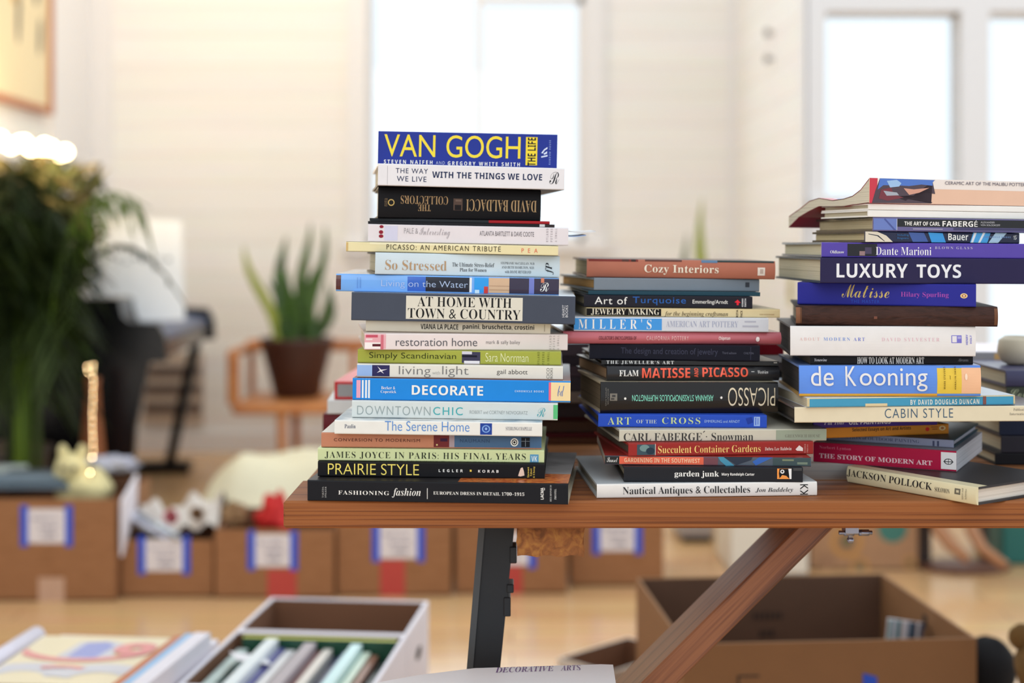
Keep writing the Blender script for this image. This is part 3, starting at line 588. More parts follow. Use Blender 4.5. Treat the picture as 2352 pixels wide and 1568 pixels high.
# ---------------------------------------------------------------- middle stack
g = 'books in the middle stack'
MS = [
 Bk('E', 345, 2262, 1130, 1130, 1255, 1258, .225, (229, 225, 221), 'long white book with black serif title at the foot of the middle stack', 1.685, e=190, bulge=.001, cov=(180, 186, 190), pages=(170, 164, 150), items=[
   T('Nautical Antiques & Collectables', 'serif', (40, 40, 44), 568, 1156, 1673, 1240), T('Jon Baddeley', 'ital', (50, 50, 54), 1720, 1178, 2050, 1228), T('K', 'sans', (20, 20, 22), 2113, 1152, 2182, 1199, 270), T('K', 'sans', (20, 20, 22), 2113, 1199, 2182, 1246, 90)]),
 Bk('E', 580, 2140, 995, 995, 1125, 1128, .2, (36, 37, 42), 'dark grey book with white typewriter title and a small orange bird emblem', 1.69, e=120, items=[
   T('garden junk', 'serifb', WHITE, 1020, 1028, 1408, 1092), T('Mary Randolph Carter', 'bold', WHITE, 1432, 1044, 1717, 1076), Q((240, 152, 74), 1915, 1005, 2040, 1098), PG((24, 24, 28), (1935, 1007), (2012, 1007), (2022, 1060), (2020, 1096), (1996, 1070), (1960, 1062), (1936, 1092), (1930, 1050)), PG((232, 232, 232), (2012, 1006), (2040, 1006), (2040, 1098), (2024, 1098)), E((235, 235, 235), 1942, 1014, 1978, 1050), E((24, 24, 28), 1952, 1022, 1968, 1040), Q((70, 70, 72), 2055, 1000, 2130, 1024)]),
 Bk('E', 415, 2212, 905, 905, 978, 985, .2, (76, 86, 100), 'thin paperback with an orange band and a black square at its left end', 1.70, e=70, hb=False, cov=(150, 46, 40), pages=(200, 190, 176), gl=.3, items=[
   FB((20, 20, 22), 415, 540), FB((228, 98, 68), 540, 1275), FB((112, 62, 72), 1275, 1400), PG((64, 140, 170), (1400, 906), (1450, 906), (1545, 980), (1470, 982), (1420, 940)), PG((44, 96, 180), (1700, 945), (1760, 905), (1880, 905), (1730, 978)), FB((52, 72, 76), 1880, 2205), PG((28, 40, 60), (1450, 906), (1700, 906), (1690, 930), (1560, 975)), Q((120, 130, 100), 1960, 920, 2060, 935), Q((110, 126, 110), 2090, 945, 2180, 965), T('Sunset', 'script', WHITE, 432, 918, 525, 958), T('GARDENING IN THE SOUTHWEST', 'bold', (246, 194, 156), 583, 921, 1243, 959)]),
 Bk('E', 620, 2230, 778, 780, 890, 890, .21, (152, 46, 43), 'brick red book with golden serif title and a small plant photo', 1.71, e=300, pages=(104, 92, 80), items=[
   FB((62, 82, 92), 693, 853), E((112, 140, 140), 715, 790, 800, 850), E((40, 56, 70), 770, 815, 845, 875), FB((214, 204, 194), 848, 853), T('Succulent Container Gardens', 'serif', (238, 202, 122), 873, 803, 1765, 866), T('Debra Lee Baldwin', 'serif', (232, 214, 204), 1803, 825, 2037, 854), PG((230, 216, 210), (2072, 846), (2105, 812), (2138, 836), (2138, 862), (2085, 858)), T('TIMBER', 'serif', (206, 150, 140), 2150, 800, 2162, 880, 90), T('PRESS', 'serif', (206, 150, 140), 2172, 805, 2184, 875, 90)]),
 Bk('E', 540, 2345, 665, 660, 772, 765, .25, (198, 193, 176), 'long cream grey book with large dark serif title and a centred dot', 1.72, e=300, gl=.3, pages=(120, 108, 90), items=[
   FB((150, 160, 140), 1900, 2345), T('CARL FABERGE · Snowman', 'serif', (46, 44, 44), 578, 692, 1700, 766), T('´', 'serif', (46, 44, 44), 1262, 676, 1280, 692), T('GREENWICH HOUSE', 'serif', (112, 112, 98), 1980, 708, 2290, 737)]),
 Bk('E', 357, 1825, 543, 540, 655, 650, .22, (42, 78, 184), 'royal blue book with pale green capitals in the middle stack', 1.73, e=165, pages=(110, 98, 84), items=[
   T('ART', 'serifl', (196, 210, 146), 437, 568, 640, 632, 0, 1.2), T('OF THE', 'serifl', (206, 214, 200), 687, 588, 862, 620, 0, 1.1), T('CROSS', 'serifl', (196, 210, 146), 910, 565, 1243, 622, 0, 1.2), T('EMMERLING and ARNDT', 'sans', (156, 182, 226), 1280, 584, 1588, 608), FB((150, 176, 226), 1712, 1765, .12, .85), Q((60, 96, 196), 1724, 560, 1732, 625), Q((60, 96, 196), 1744, 565, 1750, 620), PG((32, 58, 150), (1640, 570), (1690, 556), (1706, 600), (1660, 620))]),
 Bk('E', 375, 1920, 252, 268, 520, 520, .17, (20, 17, 18), 'thick glossy black book with upside-down cream and mint lettering', 1.745, e=200, gl=.2, bulge=.0025, pages=(126, 112, 92), cov=(206, 194, 168), items=[
   T('PICASSO', 'thin', (222, 208, 180), 1475, 308, 1890, 460, 180), E((235, 232, 226), 573, 383, 593, 404), E((235, 232, 226), 1407, 379, 1427, 400), T('ARIANNA STASSINOPOULOS HUFFINGTON', 'sans', (132, 218, 192), 643, 363, 1348, 419, 180), Q((118, 112, 102), 453, 350, 515, 412), Q((50, 46, 44), 470, 362, 500, 380), Q((60, 56, 52), 462, 388, 490, 404), T('SIMON AND', 'sans', (120, 116, 110), 412, 300, 423, 455, 270), T('SCHUSTER', 'sans', (120, 116, 110), 430, 310, 441, 445, 270)]),
 Bk('E', 430, 1930, 112, 115, 235, 238, .19, (33, 33, 37), 'black book with bold coral red capitals resting on the thick glossy black one', 1.76, e=265, gl=.25, bulge=.003, pages=(170, 140, 110), items=[
   T('FLAM', 'serifb', WHITE, 533, 143, 698, 193), T('MATISSE', 'bold', (236, 94, 70), 728, 126, 1143, 210), T('AND', 'bold', (236, 94, 70), 1178, 128, 1213, 204, 90), T('PICASSO', 'bold', (236, 94, 70), 1250, 124, 1648, 204), T('Westview', 'serif', (220, 220, 220), 1735, 150, 1830, 178), Q((220, 220, 220), 1680, 158, 1706, 163)]),
 Bk('E', 385, 1930, 62, 80, 106, 115, .21, (22, 20, 21), 'thin black book with white spaced serif capitals', 1.765, e=170, gl=.3, pages=(160, 128, 84), items=[T('THE JEWELLER’S ART', 'serif', WHITE, 428, 66, 1012, 104, 0, 1.3), Q((150, 146, 140), 1885, 86, 1915, 94)]),
 Bk('D', 280, 1765, 878, 882, 1000, 1018, .2, (18, 19, 33), 'dark navy book with barely readable dark lettering', 1.765, e=10, items=[T('The design and creation of jewelry', 'sans', (58, 60, 80), 555, 905, 1400, 978), T('Third edition', 'sans', (90, 92, 110), 1438, 936, 1560, 956), T('CHILTON', 'sans', (90, 92, 110), 1625, 938, 1710, 956), FB((50, 52, 70), 1683, 1688)]),
 Bk('D', 50, 1945, 765, 775, 865, 870, .22, (186, 100, 110), 'long glossy pink book with a rounded spine in the middle stack', 1.77, yaw=4, gl=.2, bulge=.0045, items=[
   T('COLLECTOR’S ENCYCLOPEDIA OF', 'bold', (112, 40, 52), 355, 803, 680, 832), T('CALIFORNIA POTTERY', 'light', (236, 196, 196), 768, 803, 1133, 836, 0, 1.3), T('Chipman', 'bold', (240, 220, 220), 1395, 806, 1495, 840), E((240, 226, 226), 1718, 808, 1752, 846), Q((170, 60, 76), 1735, 820, 1760, 834)]),
 Bk('D', 145, 1840, 628, 648, 752, 760, .22, (207, 210, 218), 'sky blue and white book with spaced white capitals at its left end', 1.765, yaw=2.5, items=[
   FB((70, 150, 222), 145, 908), T("MILLER'S", 'serif', WHITE, 183, 646, 818, 736, 0, 1.7), T('AMERICAN ART POTTERY', 'serifl', (160, 166, 190), 945, 666, 1575, 722), Q((176, 178, 192), 1630, 670, 1730, 682), Q((176, 178, 192), 1612, 706, 1752, 720)]),
 Bk('D', 255, 1940, 560, 567, 628, 645, .2, (216, 197, 153), 'slim book half black half tan with slanted brown lettering', 1.775, yaw=3, hb=False, items=[
   FB((20, 18, 18), 255, 902), T('JEWELRY MAKING', 'serif', (236, 226, 204), 293, 566, 885, 624), T('for the beginning craftsman', 'ital', (74, 58, 40), 930, 588, 1485, 640), T('RITA', 'bold', (60, 48, 34), 1556, 574, 1574, 640, 90), T('PACK', 'bold', (60, 48, 34), 1592, 580, 1612, 640, 90), T('VAN NOSTRAND', 'bold', (170, 140, 100), 1760, 610, 1890, 622)]),
 Bk('D', 232, 1700, 443, 460, 545, 560, .2, (35, 34, 43), 'charcoal book with white and blue title and a small red arrow', 1.78, yaw=2.5, items=[
   T('Art of', 'sans', WHITE, 325, 458, 608, 524, 0, 1.1), T('Turquoise', 'sans', (46, 98, 176), 655, 458, 1118, 534, 0, 1.1), T('Emmerling/Arndt', 'sans', WHITE, 1177, 484, 1485, 530), PG((226, 44, 60), (1543, 506), (1570, 484), (1597, 510), (1580, 512), (1580, 530), (1562, 530), (1562, 510)), T('GIBBS', 'bold', (220, 220, 224), 1606, 475, 1620, 545, 90), T('SMITH', 'bold', (220, 220, 224), 1630, 475, 1645, 545, 90)]),
 Bk('D', 270, 1768, 405, 422, 440, 455, .24, (40, 72, 86), 'thin dark teal book above the charcoal one in the middle stack', 1.79, yaw=4, hid=False),
 Bk('D', 320, 1760, 297, 312, 400, 415, .22, (122, 132, 143), 'plain grey blue cloth book with tan page edges under the topmost book', 1.80, e=295, pages=(214, 166, 102), items=[FB((60, 64, 72), 1635, 1672, .25, .65)]),
 Bk('D', 255, 1895, 125, 150, 285, 303, .21, (174, 108, 88), 'topmost brick pink book of the middle stack with cream serif title', 1.805, e=120, bulge=.003, cov=(86, 60, 54), pages=(196, 184, 150), items=[
   FB((122, 52, 46), 270, 700, 0, .13), FB((84, 54, 48), 560, 620, 0, .13), FB((60, 44, 40), 640, 680, 0, .13), FB((96, 60, 54), 760, 1080, 0, .1), FB((92, 122, 152), 1250, 1390, 0, .14), FB((52, 62, 62), 1390, 1885, 0, .1), T('Cozy Interiors', 'serifb', (232, 222, 204), 752, 176, 1398, 270, 0, 1.05), Q((228, 218, 208), 1740, 203, 1804, 270), Q((190, 170, 160), 1760, 215, 1790, 255)]),
]
stack(MS, ZT + .0004, .22, g)

# ---------------------------------------------------------------- right stack
g = 'books in the right stack'
R2X = 2560
DKPIC = ramp_mat('dusk_photo', [(.3, (44, 40, 48)), (.5, (96, 82, 84)), (.65, (60, 54, 66)), (.8, (150, 136, 120))], (1, 1, 1), 'NOISE', 12, .25)
RS = [
 Bk('H', 745, 1925, 557, 735, 700, 915, .155, (219, 208, 172), 'cream book with tall black serif capitals set askew at the foot of the right stack', 1.71, yaw=-55, roll=0, cov=(52, 50, 52), bot=(52, 50, 52), pages=(228, 218, 206), bulge=.0025, top=(((219, 208, 172), 0, 1, 0, .12),), items=[
   ('T', 'JACKSON POLLOCK', 'serif', (50, 46, 46), 752, 600, 1552, 760, 0, 1.0), T('SOLOMON', 'serif', (70, 64, 60), 1575, 740, 1703, 806), Q((110, 104, 90), 1745, 752, 1795, 810), Q((200, 190, 160), 1760, 768, 1782, 792), T('Simon and', 'serif', (120, 112, 96), 1808, 745, 1822, 860, 90), T('Schuster', 'serif', (120, 112, 96), 1836, 750, 1850, 858, 90)]),
 Bk('H', 430, 1735, 330, 405, 510, 612, .2, (168, 20, 62), 'crimson paperback with white serif capitals and a white end, turned askew', 1.78, yaw=-27, roll=0, hb=False, pages=(196, 196, 202), cov=(150, 150, 160), items=[
   FB((222, 220, 222), 1600, 1735), T('THE STORY OF MODERN ART', 'serifb', (230, 196, 206), 487, 440, 1523, 540), T('Norbert Lynton', 'serif', (206, 110, 136), 487, 362, 785, 415), E((40, 40, 44), 1627, 478, 1705, 544), E((222, 220, 222), 1636, 486, 1696, 536), Q((40, 40, 44), 1622, 508, 1710, 516), Q((40, 40, 44), 1663, 486, 1668, 536)]),
 Bk('H', 545, 1710, 244, 305, 335, 388, .19, (134, 139, 163), 'grey lilac book with dark serif capitals and teal boards above the crimson one', 1.80, yaw=-27, roll=0, cov=(24, 62, 74), bot=(24, 62, 74), pages=(168, 168, 180), items=[
   T('COMPOSITION of OUTDOOR PAINTING', 'serif', (72, 77, 108), 545, 265, 1405, 345), Q((66, 70, 98), 1524, 316, 1542, 372), Q((66, 70, 98), 1564, 316, 1582, 374)]),
 Bk('H', 545, 1665, 205, 165, 300, 280, .2, (208, 132, 42), 'orange yellow paperback with bold black title under the purple one', 1.80, yaw=14, roll=0, hb=False, items=[
   T('Selected Essays on Art and Artists', 'bold', (50, 34, 24), 780, 190, 1315, 250), E((206, 40, 34), 1448, 202, 1486, 246), Q((160, 92, 34), 1500, 194, 1565, 206), Q((160, 92, 34), 1512, 218, 1560, 230), E((225, 205, 150), 1575, 188, 1635, 238), E((180, 110, 60), 1588, 198, 1622, 228)]),
 Bk('H', 430, 1560, 132, 106, 215, 178, .19, (72, 47, 132), 'violet book with white lettering half hidden below the long cream one', 1.79, yaw=11, roll=0, hid=True, items=[
   T('Fill Your', 'ital', (226, 220, 236), 525, 150, 715, 190), T('OIL PAINTINGS', 'bold', (230, 226, 238), 750, 146, 1130, 186)]),
 Bk('G', 260, 2600, 960, 945, 1078, 1058, .27, (224, 212, 184), 'long cream book with thin blue capitals in the right stack', 1.715, yaw=1.2, roll=0, hid=True, cov=DKPIC, pages=(90, 80, 68), bot=(60, 54, 50), items=[
   T('CABIN STYLE', 'light', (66, 94, 118), 1080, 966, 1703, 1040, 0, 1.15), T('Publications', 'serif', (140, 134, 122), 2255, 964, 2395, 984), T('International', 'serif', (140, 134, 122), 2220, 996, 2398, 1016)]),
 Bk('G', 370, 2270, 850, 815, 912, 877, .25, (72, 152, 188), 'thin worn sky blue booklet under the thick blue and yellow book', 1.715, yaw=4, roll=-.5, hb=False, cov=(214, 220, 228), items=[
   FB((216, 200, 160), 370, 2270, 0, .12), FB((206, 190, 150), 370, 395), FB((206, 190, 150), 2255, 2270), Q((216, 200, 160), 900, 880, 1100, 900), FB((130, 84, 80), 1975, 2005), T('BY DAVID DOUGLAS DUNCAN', 'bold', (226, 230, 222), 1310, 842, 1940, 886, 0, 1.2)]),
 Bk('G', 300, 1955, 560, 535, 850, 818, .18, (98, 144, 228), 'thick blue book with huge pale letters and yellow and peach end bands', 1.715, e=185, roll=-.6, bulge=.003, pages=(66, 62, 62), cov=(120, 150, 210), bot=(190, 150, 80), items=[
   FB((220, 166, 64), 300, 1560, .91, 1), FB((228, 196, 76), 1558, 1955), FB((238, 188, 150), 1780, 1955, .0, .9), T('de', 'sans', (228, 228, 230), 405, 560, 612, 748), T('K', 'sans', (228, 228, 230), 722, 558, 820, 742), T('ooning', 'sans', (228, 228, 230), 850, 566, 1467, 790), T('MARK STEVENS', 'bold', (96, 78, 30), 1615, 552, 1630, 755, 90, 1.3), T('and', 'ital', (96, 78, 30), 1668, 630, 1680, 665, 90), T('ANNALYN SWAN', 'bold', (96, 78, 30), 1712, 548, 1727, 758, 90, 1.3), E((244, 220, 196), 1808, 610, 1832, 670)]),
 Bk('G', 400, 1887, 475, 458, 562, 530, .17, (27, 26, 29), 'slim black book with narrow white capitals between the white and the thick blue ones', 1.725, e=165, roll=-.5, hb=False, pages=(110, 102, 90), items=[
   T('HOW TO LOOK AT MODERN ART', 'serifb', WHITE, 833, 474, 1443, 545), T('Yenawine', 'ital', (220, 220, 224), 440, 500, 555, 530), T('Abrams', 'ital', (130, 130, 134), 1748, 480, 1845, 508)]),
 Bk('G', 220, 1910, 192, 200, 468, 455, .19, (227, 225, 225), 'thick white book with pale coloured capitals under the brown leather one', 1.715, e=125, roll=0, pages=(90, 84, 78), cov=(70, 70, 76), bot=(60, 58, 60), bulge=.002, items=[
   T('ABOUT', 'serif', (222, 188, 186), 305, 297, 490, 327, 0, 1.4), T('MODERN', 'serif', (124, 154, 220), 525, 296, 768, 327, 0, 1.4), T('ART', 'serif', (112, 124, 208), 800, 296, 903, 327, 0, 1.4), T('DAVID SYLVESTER', 'serif', (224, 186, 198), 1057, 296, 1582, 329, 0, 1.4), Q((122, 118, 204), 1690, 275, 1782, 341), Q((226, 224, 230), 1697, 281, 1738, 335), Q((170, 168, 220), 1745, 285, 1776, 305), T('HENRY', 'bold', (122, 118, 204), 1820, 268, 1838, 355, 90), T('HOLT', 'bold', (122, 118, 204), 1856, 274, 1873, 345, 90)]),
 Bk('F', 270, 2110, 1232, 1245, 1415, 1422, .19, (64, 40, 33), 'old brown leather book with worn rubbed corners', 1.715, e=50, bulge=.004, roll=.1, var=.3, gl=.5, smat=LEATHER, cov=(40, 30, 28), items=[FB((128, 88, 66), 270, 310), FB((98, 66, 48), 310, 325, .1, .9), FB((112, 76, 56), 2078, 2110), Q((120, 78, 66), 990, 1330, 1020, 1355)]),
 Bk('F', 285, 1915, 1022, 1045, 1220, 1258, .165, (42, 44, 144), 'indigo paperback with golden handwritten title and magenta lettering', 1.725, yaw=-17, roll=.15, hb=False, pages=(206, 206, 204), items=[
   T('Matisse', 'script', (222, 198, 114), 700, 1040, 1137, 1170), T('THE MASTER', 'light', (46, 88, 200), 785, 1184, 1048, 1218, 0, 1.2), T('Hilary Spurling', 'serif', (172, 78, 176), 1242, 1112, 1672, 1178), E((232, 202, 144), 1775, 1128, 1840, 1178), E((150, 90, 60), 1788, 1138, 1828, 1168), E((236, 214, 180), 1798, 1144, 1818, 1162)]),
 Bk('F', 495, R2X, 805, 813, 1025, 1050, .25, (43, 39, 74), 'large dark indigo book with bold white capitals in the right stack', 1.71, e=410, roll=.3, cov=(34, 52, 66), bot=(34, 52, 66), pages=(206, 198, 172), items=[
   T('LUXURY', 'bold', (228, 230, 236), 640, 855, 1288, 984), T('TOYS', 'bold', (228, 230, 236), 1368, 862, 1775, 988)]),
 Bk('F', 505, R2X, 650, 683, 790, 810, .24, (80, 60, 162), 'purple book with white serif title just above the large indigo one', 1.715, e=360, roll=.5, cov=(30, 50, 60), bot=(30, 50, 60), gl=.2, pages=(214, 208, 180), items=[
   FB((22, 18, 26), 740, 1010), Q((150, 120, 120), 850, 735, 900, 775), Q((70, 60, 90), 900, 700, 960, 760), T('Oldknow', 'serif', WHITE, 583, 726, 710, 756), T('Dante Marioni', 'serif', (232, 230, 238), 998, 696, 1505, 776), T('BLOWN GLASS', 'serif', (190, 184, 214), 1537, 697, 1880, 724, 0, 1.4)]),
 Bk('F', 900, 2310, 560, 578, 655, 678, .155, (24, 30, 62), 'navy book with blue glazed pottery pictures and bold white title', 1.725, e=480, roll=.6, gl=.2, cov=(52, 44, 40), bot=(52, 44, 40), pages=(206, 190, 150), items=[
   PG((216, 208, 190), (903, 562), (1010, 564), (1090, 598), (1150, 654), (903, 652)), PG((28, 34, 50), (930, 580), (1020, 596), (1080, 648), (1072, 648), (1010, 602), (930, 586)), PG((60, 88, 156), (1290, 570), (1430, 575), (1470, 655), (1330, 655)), PG((52, 150, 220), (1468, 572), (1600, 578), (1630, 662), (1500, 660)), PG((66, 160, 222), (1880, 574), (2040, 578), (2010, 668), (1850, 664)), PG((230, 234, 240), (1890, 574), (1912, 575), (1880, 664), (1858, 664)), PG((230, 234, 240), (1970, 574), (1992, 575), (1945, 666), (1925, 666)), PG((176, 204, 228), (2085, 576), (2190, 578), (2110, 668), (2020, 668)), T('Bauer', 'bold', WHITE, 1650, 580, 1833, 644), T('Including', 'sans', (52, 110, 170), 1190, 584, 1290, 606), T('Ringware', 'sans', (52, 110, 170), 1190, 612, 1290, 634), T('CHRONICLE BOOKS', 'bold', (120, 150, 200), 1980, 606, 2225, 624, 0, 1.3), T('G', 'script', WHITE, 2252, 598, 2284, 640)]),
 Bk('F', 975, R2X, 433, 458, 545, 585, .176, (98, 92, 140), 'violet blue book with white capitals on a black spine band', 1.725, e=520, roll=.7, gl=.25, cov=(58, 52, 46), bot=(58, 52, 46), pages=(204, 190, 156), items=[
   FB((24, 24, 28), 1190, R2X, .08, .66), FB((102, 122, 188), 978, 1188), FB((206, 206, 214), 1186, 1190), PG((70, 84, 150), (1080, 440), (1180, 540), (1160, 540), (1070, 450)), Q((60, 56, 96), 1700, 535, 2500, 555), Q((150, 146, 176), 1330, 530, 1600, 540), T('THE ART OF CARL', 'bold', WHITE, 1253, 468, 1575, 508), T('FABERGÉ', 'black', WHITE, 1597, 456, 1918, 520), T('ALEXANDER', 'sans', (190, 190, 196), 1945, 472, 2075, 490), T('VON SOLODKOFF', 'sans', (190, 190, 196), 1945, 496, 2125, 516)]),
 Bk('F', 930, R2X, 372, 388, 430, 447, .13, (234, 232, 228), 'lower of the two plain white slim books under the curled paperback', 1.73, e=430, roll=.6, pages=(206, 196, 172)),
 Bk('F', 935, R2X, 312, 328, 367, 383, .13, (236, 234, 230), 'upper of the two plain white slim books under the curled paperback', 1.73, e=430, roll=.6, pages=(206, 196, 172)),
]
ft = stack(RS, ZT + .0004, .47, g)
# the curled paperback on top
def curled():
    d0 = 1.73; Wd = .22; ref = Bk('F', 940, R2X, 312, 328, 367, 383, .22, WHITE, '', d0, e=735, roll=.6)
    L = ref.L; yaw = ref.yaw
    t = thing('paperback', 'curled paperback with blue and red tile pattern on top of the right stack', 'book', (ref.Xc, D2Y(d0), ft[-1] - math.tan(R(.6)) * (ref.Xc - .47)), (0, R(.6), yaw), 'books in the right stack')
    S_ = [0, .1, .19, .29, .43, .6, .72, .86, 1]
    TOP = [85, 190, 245, 270, 285, 264, 290, 365, 430]; BOT = [312, 322, 330, 345, 347, 345, 385, 440, 532]
    pr = []
    for s_, a, b_ in zip(S_, TOP, BOT):
        d = d0 + Wd * s_ * math.cos(yaw); k = d / F * .2517
        zz = lambda y: (312 * d0 - y * d) / F * .2517 + (390 - HY) * (d0 - d) / F
        pr.append((Wd * s_, zz(b_) + .0002, zz(a)))
    pk = page_mat((222, 214, 194)); RED = mat((196, 40, 62), .35); PE = mat((226, 186, 160), .4); PW = mat((232, 222, 216), .4)
    TILE = ramp_mat('tile_print', [(.2, (40, 44, 70)), (.38, (64, 104, 180)), (.5, (206, 196, 196)), (.6, (150, 44, 56)), (.75, (44, 36, 52)), (.9, (90, 130, 200))], (1, 1, 1), 'NOISE', 30, .35, 0, 3, 2.5)
    m = MB(); n = len(pr); x0, x1 = -L / 2 + .0004, L / 2
    vs = []
    for x in (x0, x1):
        for y, a, b_ in pr: vs += [(x, y + .0005, a + .0008), (x, y + .0005, b_ - .0008)]
    fs = []
    for i in range(n - 1):
        a = 2 * i; c = 2 * n + a
        fs += [(a, a + 1, a + 3, a + 2), (c, c + 2, c + 3, c + 1), (a, a + 2, c + 2, c), (a + 1, c + 1, c + 3, a + 3)]
    fs += [(0, 2 * n, 2 * n + 1, 1), (2 * n - 2, 2 * n - 1, 4 * n - 1, 4 * n - 2)]
    m.add(vs, fs, pk); m.build('pages', t)
    for k, nm in ((2, 'cover'), (1, 'cover')):
        m = MB(); vs = []; xs = [-L / 2, -L / 2 + .018, -L / 2 + .10, L / 2]; fs = []
        for q in (0, .0007):
            for p_ in pr:
                for x in xs: vs.append((x, p_[0], p_[k] - q * (1 if k == 2 else -1)))
        w_ = len(xs); N = n * w_
        for i in range(n - 1):
            for j in range(w_ - 1):
                mt = RED if (j == 0 or k == 1) else (TILE if j == 1 else PE)
                for q in (0, N): m.add([vs[q + i * w_ + j], vs[q + i * w_ + j + 1], vs[q + (i + 1) * w_ + j + 1], vs[q + (i + 1) * w_ + j]], [(0, 1, 2, 3)], mt)
        m.build(nm, t)
    z0, z1 = pr[0][1], pr[0][2]; m = MB()
    m.box(-L / 2, L / 2, -.0005, .0006, z0, z1, PE)
    def fr(x, y): return ((x - 940) / (R2X - 940) - .5) * L, z0 + (z1 - z0) * ((312 + (x - 940) * .0116) - y) / (312 - 85)
    def pg(pts, mt, e): m.add([(fr(x, y)[0], -.0005 - e, max(z0, min(z1, fr(x, y)[1]))) for x, y in pts], [tuple(range(len(pts)))], mt)
    pg([(940, 85), (R2X, 80), (R2X, 195), (940, 172)], PW, .0001)
    pg([(940, 85), (1010, 85), (1000, 312), (940, 312)], RED, .0002)
    pg([(1030, 88), (1525, 98), (1500, 110), (1525, 225), (1440, 215), (1330, 240), (1260, 290), (1150, 250), (1500, 300), (1490, 312), (960, 312), (990, 200)], mat((70, 52, 64), .35), .0003)
    pg([(1030, 88), (1520, 98), (1500, 120), (1500, 150), (1400, 140), (1290, 155), (1180, 150), (1060, 150), (1010, 190)], mat((70, 112, 196), .35), .0004)
    pg([(1090, 110), (1180, 100), (1220, 130), (1200, 160), (1120, 170)], mat((150, 186, 226), .35), .0005)
    pg([(1040, 190), (1130, 170), (1150, 230), (1240, 260), (1100, 290), (1020, 270)], mat((112, 34, 48), .35), .0005)
    pg([(1240, 175), (1330, 185), (1470, 170), (1380, 215), (1290, 235)], mat((206, 150, 130), .35), .0005)
    pg([(1060, 200), (1180, 215), (1200, 240), (1090, 245)], mat((160, 166, 178), .35), .0006)
    put_text(m, lambda u, v: (fr(1612 + 790 * u, 0)[0], -.0014, fr(1612 + 790 * u, 138 + 8 * u - 30 * v)[1]), 'CERAMIC ART OF THE MALIBU POTTERIES', 'sans', mat((88, 80, 96), .4))
    m.build('spine', t)
curled()

# ---------------------------------------------------------------- stacks on the rear edge of the table
def plain(xl, xr, yt, yb, d, col, label, W=.24, yaw=0, pages=PAGE, **k): return Bk('P', xl, xr, yt, yt, yb, yb, W, col, label, d, yaw=yaw, roll=0, pages=pages, **k)
B1 = [plain(1030, 1392, 1005, 1042, 2.13, (96, 62, 46), 'brown book at the foot of the dark rear stack'), plain(1050, 1396, 994, 1005, 2.13, (84, 30, 36), 'thin maroon book low in the dark rear stack'), plain(1040, 1388, 966, 994, 2.14, (92, 70, 60), 'umber book in the dark rear stack between two maroon ones'), plain(1060, 1385, 957, 966, 2.14, (78, 28, 38), 'thinner maroon book higher in the dark rear stack'),
      plain(1030, 1392, 925, 957, 2.13, (66, 58, 66), 'plum grey book above the maroon ones in the rear stack'), plain(1080, 1380, 899, 925, 2.12, (124, 112, 106), 'taupe book in the middle of the rear stack', pages=(150, 130, 110)), plain(1060, 1396, 866, 899, 2.12, (60, 54, 62), 'dark mauve book in the rear stack beside the coral lettered one'), plain(1050, 1390, 840, 866, 2.12, (74, 62, 72), 'dusky purple book in the rear stack'), plain(1040, 1388, 818, 840, 2.12, (54, 48, 58), 'blackish plum book second from the top of the rear stack'), plain(1030, 1386, 788, 818, 2.12, (78, 70, 80), 'topmost grey purple book of the rear stack under the pink one')]
stack(B1, ZT + .0004, .02, 'books in the dark rear stack')
B2 = [plain(745, 960, 1010, 1040, 2.12, (70, 40, 40), 'dark brown book at the foot of the rear stack behind the left one'), plain(742, 960, 950, 1010, 2.1, (96, 26, 34), 'dark red book peeping out behind the tan and slate book', bulge=.004), plain(752, 940, 918, 950, 2.1, (216, 220, 222), 'white book between two red ones behind the left stack', yaw=3), plain(768, 940, 876, 918, 2.1, (190, 44, 50), 'bright red open-ended slipcase behind the sky blue book', yaw=-2, cov=(226, 130, 130), items=[FB((150, 152, 156), 775, 930, .14, .84)])]
stack(B2, ZT + .0004, -.26, 'books behind the left stack')
B3 = [plain(1720, 1792, 815, 830, 1.98, (170, 170, 176), 'pale book in the gap between middle and right stacks'), plain(1725, 1790, 789, 815, 1.98, (150, 26, 42), 'dark red book in the gap between middle and right stacks')]
B3 = [plain(1690, 1800, y0, y1, 1.98, c, l, W=.2) for y0, y1, c, l in ((988, 1058, (48, 42, 46), 'dark book lowest in the rear pile seen between the two stacks'), (930, 988, (60, 56, 66), 'grey plum book low in the rear pile seen between the two stacks'), (885, 930, (186, 172, 160), 'beige book in the rear pile seen between the two stacks'), (852, 885, (40, 40, 46), 'black book in the rear pile seen between the two stacks'), (832, 852, (96, 88, 88), 'taupe book in the rear pile seen between the two stacks'), (815, 832, (214, 208, 206), 'white book in the rear pile seen between the two stacks'), (789, 815, (152, 26, 42), 'dark red book topping the rear pile seen between the two stacks'))]
stack(B3, ZT + .0004, .34, 'books in the gap pile')
B4 = [Bk('P', xl, xr, yt, yt, yb, yb, .19, c, l, 2.12, roll=0, yaw=yw, pages=pg) for xl, xr, yt, yb, c, l, yw, pg in (
   (2196, 2480, 1010, 1042, (40, 38, 44), 'black book lowest in the pile at the right edge', 0, PAGE), (2206, 2470, 985, 1010, (34, 40, 62), 'navy book low in the pile at the right edge', 0, PAGE), (2210, 2460, 960, 985, (42, 46, 50), 'charcoal book in the pile at the right edge', 0, PAGE), (2200, 2470, 925, 960, (60, 58, 66), 'grey book in the pile at the right edge', 0, PAGE), (2215, 2440, 885, 925, (206, 214, 226), 'bluish white book in the pile at the right edge', 0, PAGE), (2220, 2440, 848, 885, (128, 140, 156), 'steel grey book in the pile at the right edge', 0, PAGE), (2230, 2420, 808, 848, (168, 166, 172), 'topmost pale grey book with tan page edges at the right edge', -6, (220, 178, 120)))]
B4[-1].items = [FB((222, 180, 122), 2284, 2420)]; B4[-1].cov = (222, 210, 216)
